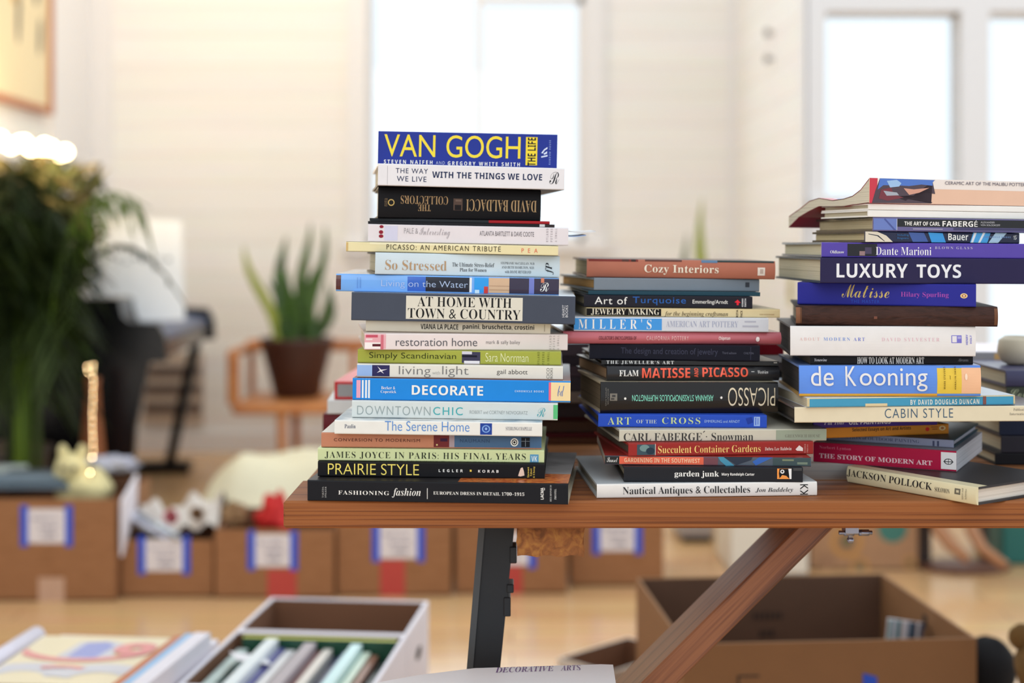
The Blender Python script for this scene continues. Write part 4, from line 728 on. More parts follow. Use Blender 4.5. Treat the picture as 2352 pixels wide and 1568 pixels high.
stack(B4, ZT + .0004, .72, 'books in the pile at the right edge')
B5 = [plain(2286, 2600, 1040, 1100, 1.93, (26, 26, 30), 'black book lowest of the pile cut by the picture edge', W=.18), plain(2300, 2600, 1000, 1040, 1.93, (46, 44, 52), 'slate book low in the pile cut by the picture edge', W=.18), plain(2296, 2600, 962, 1000, 1.93, (30, 36, 56), 'midnight blue book in the pile cut by the picture edge', W=.18), plain(2305, 2600, 916, 962, 1.93, (120, 112, 110), 'grey brown book in the pile cut by the picture edge', W=.18), plain(2312, 2600, 888, 916, 1.93, (62, 68, 58), 'dark green book with pale script in the pile cut by the picture edge', W=.18, items=[T('Colle', 'script', (170, 180, 150), 2322, 893, 2380, 912)]), plain(2310, 2600, 850, 888, 1.93, (76, 76, 104), 'grey purple book topping the pile cut by the picture edge', W=.18, bulge=.004)]
stack(B5, ZT + .0004, .75, 'books in the pile cut by the picture edge')
pz = P(2388, 850, 1.93)
o = thing('pot', 'beige rounded pot on top of the books at the right picture edge', 'pot', (pz.x, pz.y + .09, CZ - (850 - HY) * 1.93 / F + .0005))
m = MB(); m.lathe([(.012, 0), (.02, .004), (.026, .018), (.024, .034), (.016, .040), (.014, .036), (.013, .02)], mat((200, 188, 166), .6, var=.12), 20); m.build('body', o)
# ---------------------------------------------------------------- cartons along the floor
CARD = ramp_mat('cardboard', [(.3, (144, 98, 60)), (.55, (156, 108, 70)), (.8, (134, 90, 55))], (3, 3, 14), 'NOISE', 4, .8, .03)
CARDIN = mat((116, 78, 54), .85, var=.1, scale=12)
WCARD = mat((236, 232, 240), .6, var=.03)
BTAPE = mat((30, 82, 206), .5); RTAPE = mat((186, 66, 58), .5); NOTE = mat((226, 220, 222), .6); INK = mat((150, 146, 164), .6)
def carton(label, x0, x1, d, depth, h, cmat=None, inm=None, yaw=0, name='cardboard_box', group=None, th=.005):
    cx = (x0 + x1) / 2; w_ = x1 - x0
    t = thing(name, label, 'box', (cx, D2Y(d), 0), (0, 0, R(yaw)), group)
    o_, i_ = cmat or CARD, inm or CARDIN
    m = MB(); a = w_ / 2
    for (u0, u1, v0, v1) in ((-a, a, 0, th), (-a, a, depth - th, depth), (-a, -a + th, th, depth - th), (a - th, a, th, depth - th)):
        m.box(u0, u1, v0, v1, .001, h, o_)
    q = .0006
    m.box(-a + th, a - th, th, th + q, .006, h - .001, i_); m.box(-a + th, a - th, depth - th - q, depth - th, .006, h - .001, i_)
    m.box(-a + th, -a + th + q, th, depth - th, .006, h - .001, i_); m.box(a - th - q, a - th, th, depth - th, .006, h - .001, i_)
    m.box(-a, a, 0, depth, 0, .006, o_)
    m.build('body', t)
    return t
def note(t, cx, px0, px1, y0, y1, d, rows, tilt=0):
    k = d / F; X = lambda p: (p - 1176) * k - cx; Z = lambda y: CZ - (y - HY) * k
    def qd(m, a, b_, c, e, mt, off): m.add([(X(a), -off, Z(e)), (X(b_), -off, Z(e + tilt)), (X(b_), -off, Z(c + tilt)), (X(a), -off, Z(c))], [(0, 1, 2, 3)], mt)
    def slab(m, a, b_, c, e, mt, off): m.box(X(a), X(b_), -off, -off + .0006, Z(e), Z(c), mt)
    m = MB(); slab(m, px0, px1, y0, y1, NOTE, .0012)
    for i, r in enumerate(rows):
        yy = y0 + (y1 - y0) * (.28 + .25 * i); n = 9
        for j in range(n):
            xa = px0 + (px1 - px0) * (.15 + .7 * r[0] + (r[1] - r[0]) * .7 * j / n); qd(m, xa, xa + 5, yy - random.uniform(1, 5), yy + random.uniform(1, 5), INK, .0014)
    m.build('paper_label', t)
    w_ = 17
    for p in (px0 - w_ * .75, px1 - w_ * .25):
        m = MB(); slab(m, p, p + w_, y0 - 8, y1 + 8, BTAPE, .002); m.build('tape', t)
def sticker(t, cx, px0, px1, y0, y1, d, mt, name='packing_tape'):
    k = d / F; m = MB(); m.box((px0 - 1176) * k - cx, (px1 - 1176) * k - cx, -.0010, -.0004, CZ - (y1 - HY) * k, CZ - (y0 - HY) * k, mt); m.build(name, t)
gr = 'labelled cartons in a row on the floor'
def rowbox(label, p0, p1, yb, yt, depth, lab, d=None):
    d = CZ * F / (yb - HY); k = d / F; x0, x1 = (p0 - 1176) * k, (p1 - 1176) * k
    t = carton(label, x0, x1, d, depth, CZ - (yt - HY) * k, group=gr); cx = (x0 + x1) / 2
    if lab: note(t, cx, *lab, d, ((0, .9), (.2, .9), (.3, .8)))
    return t, cx, d
ta, ca, da = rowbox('tallest carton at the far left with folded cloth and a cream plush on top', -90, 265, 1380, 1146, .40, (60, 154, 1168, 1247))
sticker(ta, ca, 88, 148, 1326, 1384, da, mat((196, 160, 136), .4), 'shipping_sticker')
tb_, cb, db = rowbox('low carton holding crumpled paper and a silver tube, right of the tallest one', 279, 489, 1371, 1240, .34, (330, 424, 1238, 1311))
tc_, cc, dc = rowbox('carton with red cloth sticking out, half under the table end', 494, 766, 1373, 1216, .36, (582, 671, 1226, 1301))
sticker(tc_, cc, 614, 681, 1308, 1372, dc, RTAPE)
td_, cdx, dd_ = rowbox('carton between the red cloth one and the steel leg, tape strip below its note', 774, 1036, 1368, 1190, .36, (868, 962, 1206, 1282))
sticker(td_, cdx, 873, 930, 1286, 1367, dd_, RTAPE)
te_, ce, de = rowbox('carton right behind the dark steel leg', 1046, 1302, 1363, 1190, .36, (1120, 1218, 1222, 1297))
sticker(te_, ce, 1160, 1200, 1300, 1362, de, RTAPE)
tf_, cf, df = rowbox('last carton of the row, to the right of the sawn beam', 1311, 1524, 1346, 1180, .34, (1374, 1462, 1192, 1265))

def blob(name, label, cat, c, sq, mt, seed, n=18, amp=.25, parent=None, base=None, fr=3):
    rn = random.Random(seed); ph = [rn.uniform(0, 6.28) for _ in range(6)]
    m = MB(); vs = []; fs = []; k = n * 2
    for i in range(n + 1):
        th = math.pi * i / n
        for j in range(k):
            q = 2 * math.pi * j / k
            r = 1 + amp * (.5 * math.sin(fr * q + ph[0] + 2 * th) + .3 * math.sin((fr + 2) * q - 3 * th + ph[1]) + .3 * math.sin((fr * 2 + 1) * th + ph[2] + q))
            vs.append((sq[0] * r * math.sin(th) * math.cos(q), sq[1] * r * math.sin(th) * math.sin(q), sq[2] * r * -math.cos(th)))
    for i in range(n):
        for j in range(k): fs.append((i * k + j, i * k + (j + 1) % k, (i + 1) * k + (j + 1) % k, (i + 1) * k + j))
    m.add(vs, fs, mt, True); o = m.build(name, parent, c)
    if not parent: tag(o, label, cat)
    return o
# contents of the tallest carton
for k, (px, py, sx, c, lab) in enumerate(((60, 1128, .15, (112, 128, 140), 'blue grey folded cloth on the tallest carton'), (100, 1116, .12, (60, 66, 70), 'dark folded cloth behind the blue grey one on the tallest carton'), (20, 1112, .06, (170, 180, 176), 'pale folded cloth at the picture edge on the tallest carton'))):
    p = P(px, py, 4.38 + .09 * k); m = MB()
    for i in range(3): m.cbox(-sx, sx * (1 - .1 * i), -.05, .05, i * .012, i * .012 + .011, mat(c, .9, var=.15), .004)
    o = m.build('folded_cloth', None, (p.x, p.y, .301)); tag(o, lab, 'cloth', 'cloths in the tallest carton')
p = P(195, 1105, 4.40); t = thing('plush_toy', 'cream plush animal slumped on the tallest carton beside the fairy lights', 'toy', (p.x, p.y, p.z - .09))
CR = mat((222, 212, 160), .95, var=.12, bump=.3)
blob('body', '', '', (0, 0, .06), (.085, .07, .07), CR, 3, parent=t, amp=.15); blob('head', '', '', (-.035, -.02, .135), (.05, .045, .045), CR, 4, parent=t, amp=.12)
for sx in (-.065, -.005): blob('ear', '', '', (sx, -.01, .18), (.016, .012, .025), CR, 5, parent=t, amp=.1, n=8)
m = MB(); m.ball((-.05, -.062, .14), .008, BLACK and mat((30, 34, 40), .3), 8); m.ball((-.015, -.064, .14), .008, mat((30, 34, 40), .3), 8); m.build('eyes', t)
p = P(252, 1066, 4.50); blob('tinsel_bundle', 'whitish ruffled tinsel bundle behind the cream plush', 'decoration', p, (.075, .03, .022), mat((196, 198, 214), .5, .2), 9, amp=.5, fr=6)
p = P(258, 1120, 4.42); m = MB(); a = P(252, 1150, 4.24); b_ = P(304, 1100, 4.5); c_ = P(262, 1272, 4.24)
m.prism([(4.19 + CY, .13), (4.19 + CY, .292), (4.36 + CY, .345), (4.345 + CY, .26)], -.004, .004, WCARD, Matrix(((0, 1, 0, -1.150), (1, 0, 0, 0), (0, 0, 1, 0), (0, 0, 0, 1))))
o = m.build('foam_sheet'); tag(o, 'white foam sheet leaning on the right side of the tallest carton', 'sheet')
# fairy lights on a thin stake
t = thing('fairy_lights', 'upright string of glowing warm fairy lights rising from the tallest carton', 'lights', P(210, 1150, 4.36))
bp = P(210, 1150, 4.36); m = MB(); m.tube([(0, 0, 0), P(207, 1000, 4.36) - bp, P(212, 840, 4.36) - bp], .002, mat((60, 50, 40), .5), 6); m.build('wire', t)
GLOW = mat((255, 218, 160), .4, emit=46)
for k, (px, py) in enumerate([(200, 842), (214, 838), (202, 854)] + [(213 + 1.2 * math.sin(i * .7), 852 + i * 16.5) for i in range(12)] + [(212, 1050), (207, 1085)]):
    m = MB(); m.ball(P(px, py, 4.345) - bp, .0016 if k < 15 else .0021, GLOW, 5); m.build('bulb', t)
point('fairy_glow', P(212, 940, 4.2), .25, (1, .7, .4), .1)
# contents of the low carton
p = P(402, 1190, 4.42)
m = MB(); m.sheet(lambda u, v: Vector(((u - .42) * .25, (v - .3) * .22, .05 * math.sin(u * 7 + 1) * math.sin(v * 4) + .012 * math.sin(u * 23 + v * 9) + .02 * u - .03 * (v < .2))), 24, 12, mat((216, 208, 200), .8, var=.1), .001)
o = m.build('crumpled_paper', None, p); tag(o, 'crumpled cream wrapping paper spilling from the low carton', 'paper')
p = P(345, 1210, 4.32); m = MB(); m.sheet(lambda u, v: Vector(((u - .5) * .12, (v - .5) * .09, .04 - .07 * u + .01 * math.sin(v * 8))), 10, 6, mat((206, 206, 222), .6), .001); o = m.build('crumpled_paper', None, p); tag(o, 'bluish white paper corner under the silver tube in the low carton', 'paper')
m = MB(); a = P(318, 1182, 4.28); b_ = P(412, 1236, 4.22); m.tube([Vector((0, 0, 0)), (b_ - a) * .45, b_ - a], .009, mat((170, 180, 190), .2, .85), 10); m.ball((b_ - a) * .5, .012, mat((210, 220, 226), .15, .8), 8); o = m.build('silver_tube', None, a); tag(o, 'shiny silver tube lying across the low carton', 'tube')
def cup(name, label, px, py, d, r, h, c, c2, cat='cup'):
    p = P(px, py, d); t = thing(name, label, cat, (p.x, p.y, p.z - h / 2), (R(55), 0, R(-10))); m = MB()
    m.lathe([(r * .7, 0), (r * .9, h * .3), (r, h), (r * .92, h), (r * .8, h * .35), (r * .3, h * .25)], mat(c, .4), 20); m.build('body', t)
    m = MB(); m.lathe([(.0005, h * .28), (r * .78, h * .4)], mat(c2, .5), 20); m.build('inside', t)
cup('cup', 'pink rimmed cup lying among the wrapping paper', 398, 1182, 4.36, .022, .03, (206, 120, 126), (190, 90, 100))
cup('tin', 'small brown tin lying among the wrapping paper', 455, 1176, 4.40, .021, .02, (150, 112, 70), (110, 70, 40), 'tin')
cup('jar', 'small dark jar lying at the left among the wrapping paper', 348, 1178, 4.45, .018, .03, (120, 104, 96), (70, 56, 50), 'jar')
# contents of the red cloth carton
p = P(536, 1186, 4.42); blob('wicker_ball', 'brown dried wicker clump in the carton with red cloth', 'decoration', p, (.042, .05, .04), ramp_mat('wicker', [(.3, (80, 52, 34)), (.5, (160, 124, 84)), (.7, (110, 74, 46))], (1, 1, 1), 'NOISE', 60, .8, .6), 21, amp=.3, fr=5)
p = P(624, 1190, 4.40); rc_ = blob('red_cloth', 'bright red crumpled cloth sticking up from the carton under the table end', 'cloth', p, (.046, .05, .055), mat((206, 32, 30), .7, var=.2), 31, amp=.5, fr=2)
p_ = p; m = MB(); m.lathe([(.035, -.06), (.03, -.02), (.014, .03), (.003, .05)], mat((206, 30, 28), .7, var=.2), 16, wob=.2); m.build('pointed_tip', rc_, P(642, 1160, 4.43) - p_)
# cream blanket heap behind
def blk(u, v):
    x = -1.22 + .80 * u; y = 4.64 + .62 * v; e = min(1, u * 5) * min(1, (1 - u) * 5) ; hgt = (.06 + .24 * min(1, v * 2.2)) * min(1, (.25 + 2.2 * u)) * (1 if v < .85 else (1 - v) / .15)
    return Vector((x, D2Y(y), max(.004, hgt * e + .012 * math.sin(u * 15 + v * 6) + .008 * math.sin(v * 22))))
m = MB(); m.sheet(blk, 36, 26, mat((226, 220, 192), .9, var=.06, bump=.2), .003); o = m.build('blanket'); tag(o, 'cream blanket heaped on the floor behind the low cartons', 'blanket')

# ---------------------------------------------------------------- piano with a music sheet
PB = mat((16, 16, 19), .22, var=.1); PB_REFL = mat((76, 96, 134), .3, var=.1)  # the blue tone paints the window's reflection into the fall board's colour
t = thing('piano', 'black upright piano along the left wall seen from its end', 'piano', (-1.7, D2Y(5.3), 0), (0, 0, R(3.6)))
ox = 1.7
prof = [(-2.06, .02), (-1.43, .02), (-1.40, .45), (-1.385, .604), (-1.294, .61), (-1.298, .70), (-1.325, .752), (-1.43, .758), (-1.455, .778), (-1.471, .846), (-2.06, .846)]
prof = [(x + ox, z) for x, z in prof]
for y0 in (0, 1.24):
    m = MB(); m.prism(prof if y0 == 0 else [(-1.85 + ox, .02), (-1.75 + ox, .02), (-1.70 + ox, .58)] + prof[3:-1] + [(-1.85 + ox, .846)], y0, y0 + .04, PB); m.build('end_panel', t)
m = MB(); m.prism([(-2.05 + ox, .05), (-1.80 + ox, .05), (-1.80 + ox, .60), (-1.50 + ox, .60), (-1.50 + ox, .83), (-2.05 + ox, .83)], .04, 1.24, PB); m.build('case', t)
m = MB(); m.box(-1.50 + ox, -1.32 + ox, .04, 1.24, .615, .68, PB); m.build('key_bed', t)
m = MB(); m.prism([(-1.49 + ox, .682), (-1.325 + ox, .682), (-1.325 + ox, .71), (-1.47 + ox, .735)], .04, 1.24, PB_REFL); m.build('fall_board', t)
for y0 in (.0, 1.23):
    m = MB(); m.prism([(-1.40 + ox, .605), (-1.355 + ox, .605), (-1.475 + ox, .05), (-1.52 + ox, .05)], y0 + .002, y0 + .042, PB); m.build('leg', t)
m = MB(); m.box(-1.70 + ox, -1.40 + ox, 1.18, 1.29, 0, .05, PB); m.build('foot', t); m = MB(); m.box(-1.70 + ox, -1.42 + ox, -.01, .06, 0, .05, PB); m.build('foot', t)
pts = [P(*q) for q in ((192, 500, 5.75), (405, 505, 5.75), (428, 734, 5.75), (384, 736, 5.75), (322, 736, 5.75), (300, 680, 5.75), (205, 680, 5.75))]
m = MB(); m.prism([(p.x, p.z) for p in pts], 0, .005, mat((246, 248, 250), .6), Matrix(((1, 0, 0, 0), (0, 1, .28, D2Y(5.72) - .28 * .74), (0, 0, 1, 0), (0, 0, 0, 1)))); GI = mat((170, 176, 182), .6)
def sy(z): return D2Y(5.72) + .28 * (z - .74)
for k in range(8):
    a = P(240 + k * 19, 596 + (k % 3) * 4, 5.74); m.box(a.x, a.x + .022, sy(a.z) - .003, sy(a.z) + .002, a.z, a.z + .008 + .006 * (k % 2), GI)
for yy in (565, 625):
    a = P(250, yy, 5.74); m.box(a.x, a.x + .02, sy(a.z) - .003, sy(a.z) + .002, a.z, a.z + .004, GI)
o = m.build('music_sheet'); tag(o, 'large white sheet with faint writing standing on the black piano', 'sheet')
p = P(212, 1000, 5.1); t = thing('vase', 'orange brown wooden vase beside the piano behind the fairy lights', 'vase', (p.x, p.y, 0))
m = MB(); m.lathe([(.04, 0), (.055, .08), (.05, .22), (.038, .36), (.028, .46), (.024, .54), (.028, .57), (.022, .57), (.02, .5)], mat((150, 84, 40), .45, var=.2), 20); m.build('body', t)
# slatted vent on the back wall
t = thing('wall_vent', 'pale wall vent with dark slats seen under the piano keyboard', 'vent', (-1.72, BY - .025, .12))
m = MB(); k = 7.17 / F
zz = lambda y: CZ - (y - HY) * k - .12
m.box(-.14, .16, 0, .02, zz(975), zz(810), mat((196, 178, 160), .6)); m.build('frame', t)
for y in (852, 893, 936):
    m = MB(); m.box(-.13, .15, -.008, 0, zz(y + 12), zz(y - 10), mat((104, 88, 80), .6)); m.build('slat', t)

# ---------------------------------------------------------------- wooden bench with a potted snake plant
OAK = wood('oak', (198, 124, 66), (208, 138, 78), (176, 104, 54), (3, 14, 14), .4, .03)
t = thing('bench', 'low honey coloured wooden bench against the back wall', 'bench', (-.82, D2Y(6.2), 0))
bx = .82
m = MB(); m.cbox(-1.226 + bx, -.36 + bx, 0, .5, .305, .352, OAK, .012); m.build('seat', t)
m = MB(); m.cbox(-1.25 + bx, -.36 + bx, .47, .51, .545, .60, OAK, .012); m.build('back_rail', t)
for x in (-1.24, -1.08, -.92, -.76, -.60, -.40): m = MB(); m.cbox(x + bx, x + .03 + bx, .475, .505, .35, .55, OAK, .006); m.build('spindle', t)
for x in (-1.25, -.40):
    m = MB(); m.cbox(x + bx, x + .035 + bx, .02, .5, .545, .585, OAK, .01); m.build('arm', t)
    m = MB(); m.cbox(x + .002 + bx, x + .05 + bx, .02, .075, .345, .56, OAK, .008); m.build('arm_post', t)
for x, y in ((-1.01, .03), (-.55, .03), (-1.01, .44), (-.55, .44)): m = MB(); m.tube([(x + bx, y, .31), (x + bx + .005, y, 0)], [.022, .016], OAK, 10); m.build('leg', t)
LF = [ramp_mat('snake_leaf', [(.3, (34, 62, 28)), (.5, (70, 104, 36)), (.65, (30, 56, 26)), (.8, (120, 140, 54))], (3, 3, 26), 'NOISE', 2, .4, 0, 4, 1), mat((150, 160, 60), .45, var=.2)]
def snake_plant(label, px, pbase, d, rimr, potz, poth, leaves, col, sc=1):
    p = P(px, pbase, d); t = thing('snake_plant', label, 'plant', (p.x, p.y, potz)); zb_ = potz
    m = MB(); r = rimr; m.lathe([(r * .55, 0), (r * .62, .01), (r * .84, poth * .55), (r, poth * .93), (r * 1.02, poth), (r * .9, poth), (r * .86, poth * .9)], mat(col, .5, var=.2), 28); m.build('pot', t)
    m = MB(); m.lathe([(.001, poth * .9), (r * .87, poth * .9)], mat((50, 36, 26), .9), 24); m.build('soil', t)
    for i, (tx, ty, bx_, wd) in enumerate(leaves):
        tip = P(tx, ty, d + .04 * ((i % 3) - 1)) - Vector((p.x, p.y, zb_)); base = Vector(((bx_ - 1176) * d / F - p.x, .03 * ((i % 3) - 1), poth * .88))
        pts = []; wdt = []
        for k in range(9):
            f = k / 8; q = base.lerp(tip, f); q.x += .02 * math.sin(f * 6 + i) ; pts.append(q); wdt.append(wd * .8 * (.55 + .75 * math.sin(math.pi * min(1, f * .8 + .15))) * (1 - f ** 6) + .001)
        m = MB(); m.ribbon(pts, wdt, Vector((1, .4 * math.sin(i * 2), 0)), LF[1 if i % 6 == 0 and i < 6 else 0], .3); m.build('leaf', t)
snake_plant('snake plant in a dark brown pot on the wooden bench', 682, 912, 6.48, .165, .353, .27, [(562, 562, 640, .022), (652, 540, 655, .03), (704, 508, 690, .028), (742, 516, 716, .022), (620, 640, 650, .02), (776, 668, 720, .018), (668, 620, 672, .024), (724, 610, 705, .024), (690, 640, 690, .02), (640, 690, 660, .018), (750, 640, 735, .014)], (66, 34, 24))
snake_plant('snake plant with few upright leaves behind the middle stack', 1605, 1215, 6.0, .14, 0, .45, [(1616, 455, 1624, .028), (1572, 535, 1590, .024), (1640, 590, 1630, .016), (1550, 640, 1590, .016), (1600, 600, 1605, .018)], (70, 60, 54))

# ---------------------------------------------------------------- palm and dried plant at the left, picture, garland
GRN = [mat(c, .6, var=.3, scale=8, spec=.25) for c in ((50, 64, 22), (68, 90, 24), (36, 48, 20), (84, 108, 30))]
t = thing('potted_palm', 'tall dense dark green palm at the left picture edge', 'plant', (-1.80, D2Y(4.95), 0))
m = MB(); m.lathe([(.14, 0), (.17, .15), (.19, .32), (.2, .34), (.18, .34), (.17, .3)], mat((60, 50, 44), .6), 24); m.build('pot', t)
O = Vector((-1.80, D2Y(4.95), 0)); rn = random.Random(12)
def frond(pts, n, ln, wd, mt, droop=.5, rr=.006):
    pts = [Vector(p) for p in pts]; m = MB(); m.tube(pts, [rr * (1 - .8 * i / (len(pts) - 1)) for i in range(len(pts))], mt, 5)
    for k in range(n):
        f = .18 + .8 * k / n; x = f * (len(pts) - 1); i = min(int(x), len(pts) - 2); q = pts[i].lerp(pts[i + 1], x - i); dr_ = (pts[i + 1] - pts[i]).normalized()
        sd_ = dr_.cross(Vector((0, 0, 1))); sd_ = sd_.normalized() if sd_.length > .1 else Vector((1, 0, 0))
        for s_ in (1, -1):
            l_ = ln * (1 - .55 * f) * rn.uniform(.8, 1.15); tip = q + dr_ * l_ * .55 + sd_ * s_ * l_ * .75 - Vector((0, 0, droop * l_ * rn.uniform(.6, 1.2))); mid = q.lerp(tip, .5) + Vector((0, 0, droop * l_ * .18))
            m.ribbon([q, mid, tip], [wd * .5, wd, .0015], sd_.cross(dr_) * .3 + dr_, mt, .2)
    m.build('frond', t)
def arc(a, b_, c_, n=9):
    a, b_, c_ = Vector(a), Vector(b_), Vector(c_); return [a * (1 - f) ** 2 + b_ * 2 * f * (1 - f) + c_ * f * f for f in [i / (n - 1) for i in range(n)]]
L0 = lambda px, py, d: P(px, py, d) - O
frond(arc(L0(120, 760, 4.8), L0(150, 330, 4.8), L0(345, 480, 4.75)), 12, .16, .008, GRN[3], 1.8, .009)
frond(arc(L0(120, 760, 4.8), L0(255, 400, 4.75), L0(425, 700, 4.75)), 8, .08, .006, GRN[2], .5, .013)
for k in range(40):
    a = rn.uniform(-70, 150); b0 = L0(40 + rn.uniform(-40, 50), rn.uniform(760, 1050), 4.95 + rn.uniform(-.15, .15)); ex = rn.uniform(-110, 190); ey = rn.uniform(430, 960)
    frond(arc(b0, L0((40 + ex) / 2 + rn.uniform(-40, 30), min(ey, 700) - rn.uniform(60, 240), 4.9 + rn.uniform(-.2, .2)), L0(ex, ey, 4.85 + rn.uniform(-.25, .25))), 20, rn.uniform(.2, .34), rn.uniform(.005, .0085), GRN[rn.choice((0, 0, 2, 2, 1))], rn.uniform(.7, 1.3))
for k in range(12):
    b0 = L0(60 + rn.uniform(-30, 50), rn.uniform(760, 950), 4.95); ex = rn.uniform(70, 205); ey = rn.uniform(510, 660)
    frond(arc(b0, L0(80 + rn.uniform(-30, 30), 470, 4.9), L0(ex, ey, 4.85 + rn.uniform(-.15, .15))), 18, rn.uniform(.14, .24), rn.uniform(.005, .008), GRN[rn.choice((0, 2, 2))], rn.uniform(.7, 1.2))
for px, py, c in ((38, 700, 3), (62, 640, 1), (20, 620, 2), (85, 720, 0), (50, 820, 3)):
    m = MB(); m.tube([L0(px + 4, 1300, 4.8), L0(px + 2, 1000, 4.78), L0(px, py, 4.8)], [.016, .013, .008], GRN[c], 8); m.build('stem', t)
# dried plant
OLV = [mat(c, .7, var=.35, scale=12) for c in ((82, 76, 30), (66, 74, 26), (92, 80, 40), (46, 54, 20))]
p = P(105, 450, 5.5); t = thing('dried_plant', 'olive brown dried bush standing on the piano under the glowing lights', 'plant', (p.x, p.y, .848))
m = MB(); m.lathe([(.07, 0), (.09, .08), (.10, .15), (.09, .15), (.08, .1)], mat((40, 34, 32), .6), 20); m.build('planter', t)
for k in range(5):
    m = MB()
    for j in range(150):
        q = rn.uniform(0, 6.28); rr = .21 * math.sqrt(rn.random()); z0 = rn.uniform(.22, .50); a = Vector((rr * math.cos(q) * 1.1 - .02, rr * math.sin(q) * .5, z0 - .2 * rr))
        tip = a + Vector((rn.uniform(-.09, .09), rn.uniform(-.06, .06), rn.uniform(-.06, .10))); m.ribbon([a, a.lerp(tip, .5) + Vector((0, 0, .015)), tip], [.006, .013, .001], Vector((1, rn.uniform(-1, 1), 0)), OLV[(k + j) % 4], .2)
    m.tube([(rn.uniform(-.04, .04), 0, .1), (rn.uniform(-.06, .06), rn.uniform(-.05, .05), .26), (rn.uniform(-.14, .14), rn.uniform(-.08, .08), .42)], [.012, .009, .004], OLV[2], 6); m.build('branch', t)
# glowing garland
a = P(-20, 322, 5.45); b_ = P(150, 348, 5.45)
t = thing('light_garland', 'garland of brightly glowing warm bulbs above the dried bush', 'lights', a)
m = MB(); m.tube([(0, 0, -.02), (b_ - a) * .5 + Vector((0, 0, -.03)), b_ - a + Vector((0, 0, -.02))], .006, mat((90, 70, 40), .5), 6); m.build('wire', t)
GB = mat((255, 226, 170), .4, emit=16)
for k in range(12):
    f = k / 11; m = MB(); m.ball((b_ - a) * f + Vector((0, .02 * math.sin(k * 2), .012 * math.sin(k * 1.7))), .024, GB, 8); m.build('bulb', t)
point('garland_glow', P(70, 300, 5.42), 16, (1, .74, .40), .12)
point('garland_glow', P(130, 400, 5.3), 3, (1, .74, .40), .12)
# picture on the left wall
t = thing('framed_picture', 'large cream picture in a thin wooden frame on the left wall', 'picture', (-2.125, D2Y(6.0), 1.64))
FRW = mat((176, 104, 62), .4); y0, y1 = -.9, .53; h = 1.1
m = MB()
m.box(0, .022, y0, y1, 0, .03, FRW); m.box(0, .022, y0, y1, h - .03, h, FRW); m.box(0, .022, y0, y0 + .03, .03, h - .03, FRW); m.box(0, .022, y1 - .035, y1, .03, h - .03, FRW); m.build('frame', t)
m = MB(); m.box(0, .008, y0 + .03, y1 - .035, .03, h - .03, mat((232, 216, 176), .5, var=.08, scale=3)); DK = mat((96, 92, 84), .6); TN = mat((206, 168, 104), .6)
for cy_, cz_, ry, rz in ((.34, .62, .05, .16), (.38, .34, .03, .09), (.10, .40, .03, .14)):
    m.add([(.0085, cy_ + ry * math.cos(q * .785), cz_ + rz * math.sin(q * .785 + .3)) for q in range(8)], [tuple(range(8))], DK)
m.add([(.0084, -.5, .95), (.0084, .1, .95), (.0084, .18, .55), (.0084, .05, .42), (.0084, -.3, .7)], [(0, 1, 2, 3, 4)], TN); m.build('art_print', t)

# ---------------------------------------------------------------- under the table, far right
carton('white storage box on the floor behind the slanting brace', (1680 - 1176) * 4.51 / F, (1856 - 1176) * 4.51 / F, 4.51, .34, .30, mat((226, 220, 206), .6), mat((200, 190, 176), .6), name='storage_box')
t = thing('storage_bin', 'low grey bin with a black base beside the white storage box', 'bin', ((1600 - 1176) * 5.0 / F, D2Y(5.0), 0))
m = MB(); m.cbox(-.062, .058, 0, .3, .015, .14, mat((170, 164, 164), .5), .01); m.build('body', t); m = MB(); m.cbox(-.05, .055, .002, .29, 0, .02, mat((30, 28, 30), .5), .004); m.build('base', t)
x0, x1 = (1862 - 1176) * 4.585 / F, (2108 - 1176) * 4.585 / F
t = carton('tan box printed with teal and ochre circles beyond the table', x0, x1, 4.585, .34, .26, mat((172, 132, 98), .7, var=.15), name='patterned_box'); cx = (x0 + x1) / 2; k = 4.585 / F
def ring(m, px, py, r, mt, off): m.add([((px + r * math.cos(q * .3927) - 1176) * k - cx, -off, CZ - (py + r * math.sin(q * .3927) - HY) * k) for q in range(16)], [tuple(range(16))], mt)
m = MB(); TE = mat((62, 122, 112), .6); OC = mat((190, 140, 78), .6); TB = mat((160, 122, 92), .7)
for px, py, r, c in ((2050, 1212, 34, TE), (1945, 1243, 38, OC), (2090, 1290, 16, OC), (1900, 1290, 20, TB), (1975, 1300, 22, OC)):
    ring(m, px, py, r, c, .0012)
    if c is OC: ring(m, px, py, r * .66, TB, .0018); ring(m, px, py, r * .36, mat((110, 104, 70), .6), .0024)
m.build('printed_pattern', t)
t = thing('side_table', 'small wooden table with curved tan legs beyond the right end of the table', 'table', ((2215 - 1176) * 4.6 / F, D2Y(4.6), 0)); tx = (2215 - 1176) * 4.6 / F
LW = mat((176, 124, 86), .4, var=.15); DW = mat((46, 32, 28), .5)
def S3(px, py, d): p = P(px, py, d); return (p.x - tx, p.y - D2Y(4.6), max(.02, p.z))
m = MB(); m.tube([(-.02, .02, .40), S3(2150, 1160, 4.55), S3(2158, 1216, 4.52), S3(2186, 1252, 4.48), S3(2222, 1284, 4.44)], [.022, .024, .026, .022, .014], LW, 10); m.build('leg', t)
m = MB(); m.tube([(.04, .02, .40), S3(2222, 1160, 4.55), S3(2232, 1216, 4.52), S3(2256, 1260, 4.48), S3(2312, 1300, 4.44)], [.022, .022, .022, .020, .014], LW, 10); m.build('leg', t)
m = MB(); m.cbox(-.15, -.10, .02, .06, 0, .40, DW, .004); m.build('leg', t); m = MB(); m.cbox(.075, .098, .05, .09, 0, .40, DW, .004); m.build('leg', t)
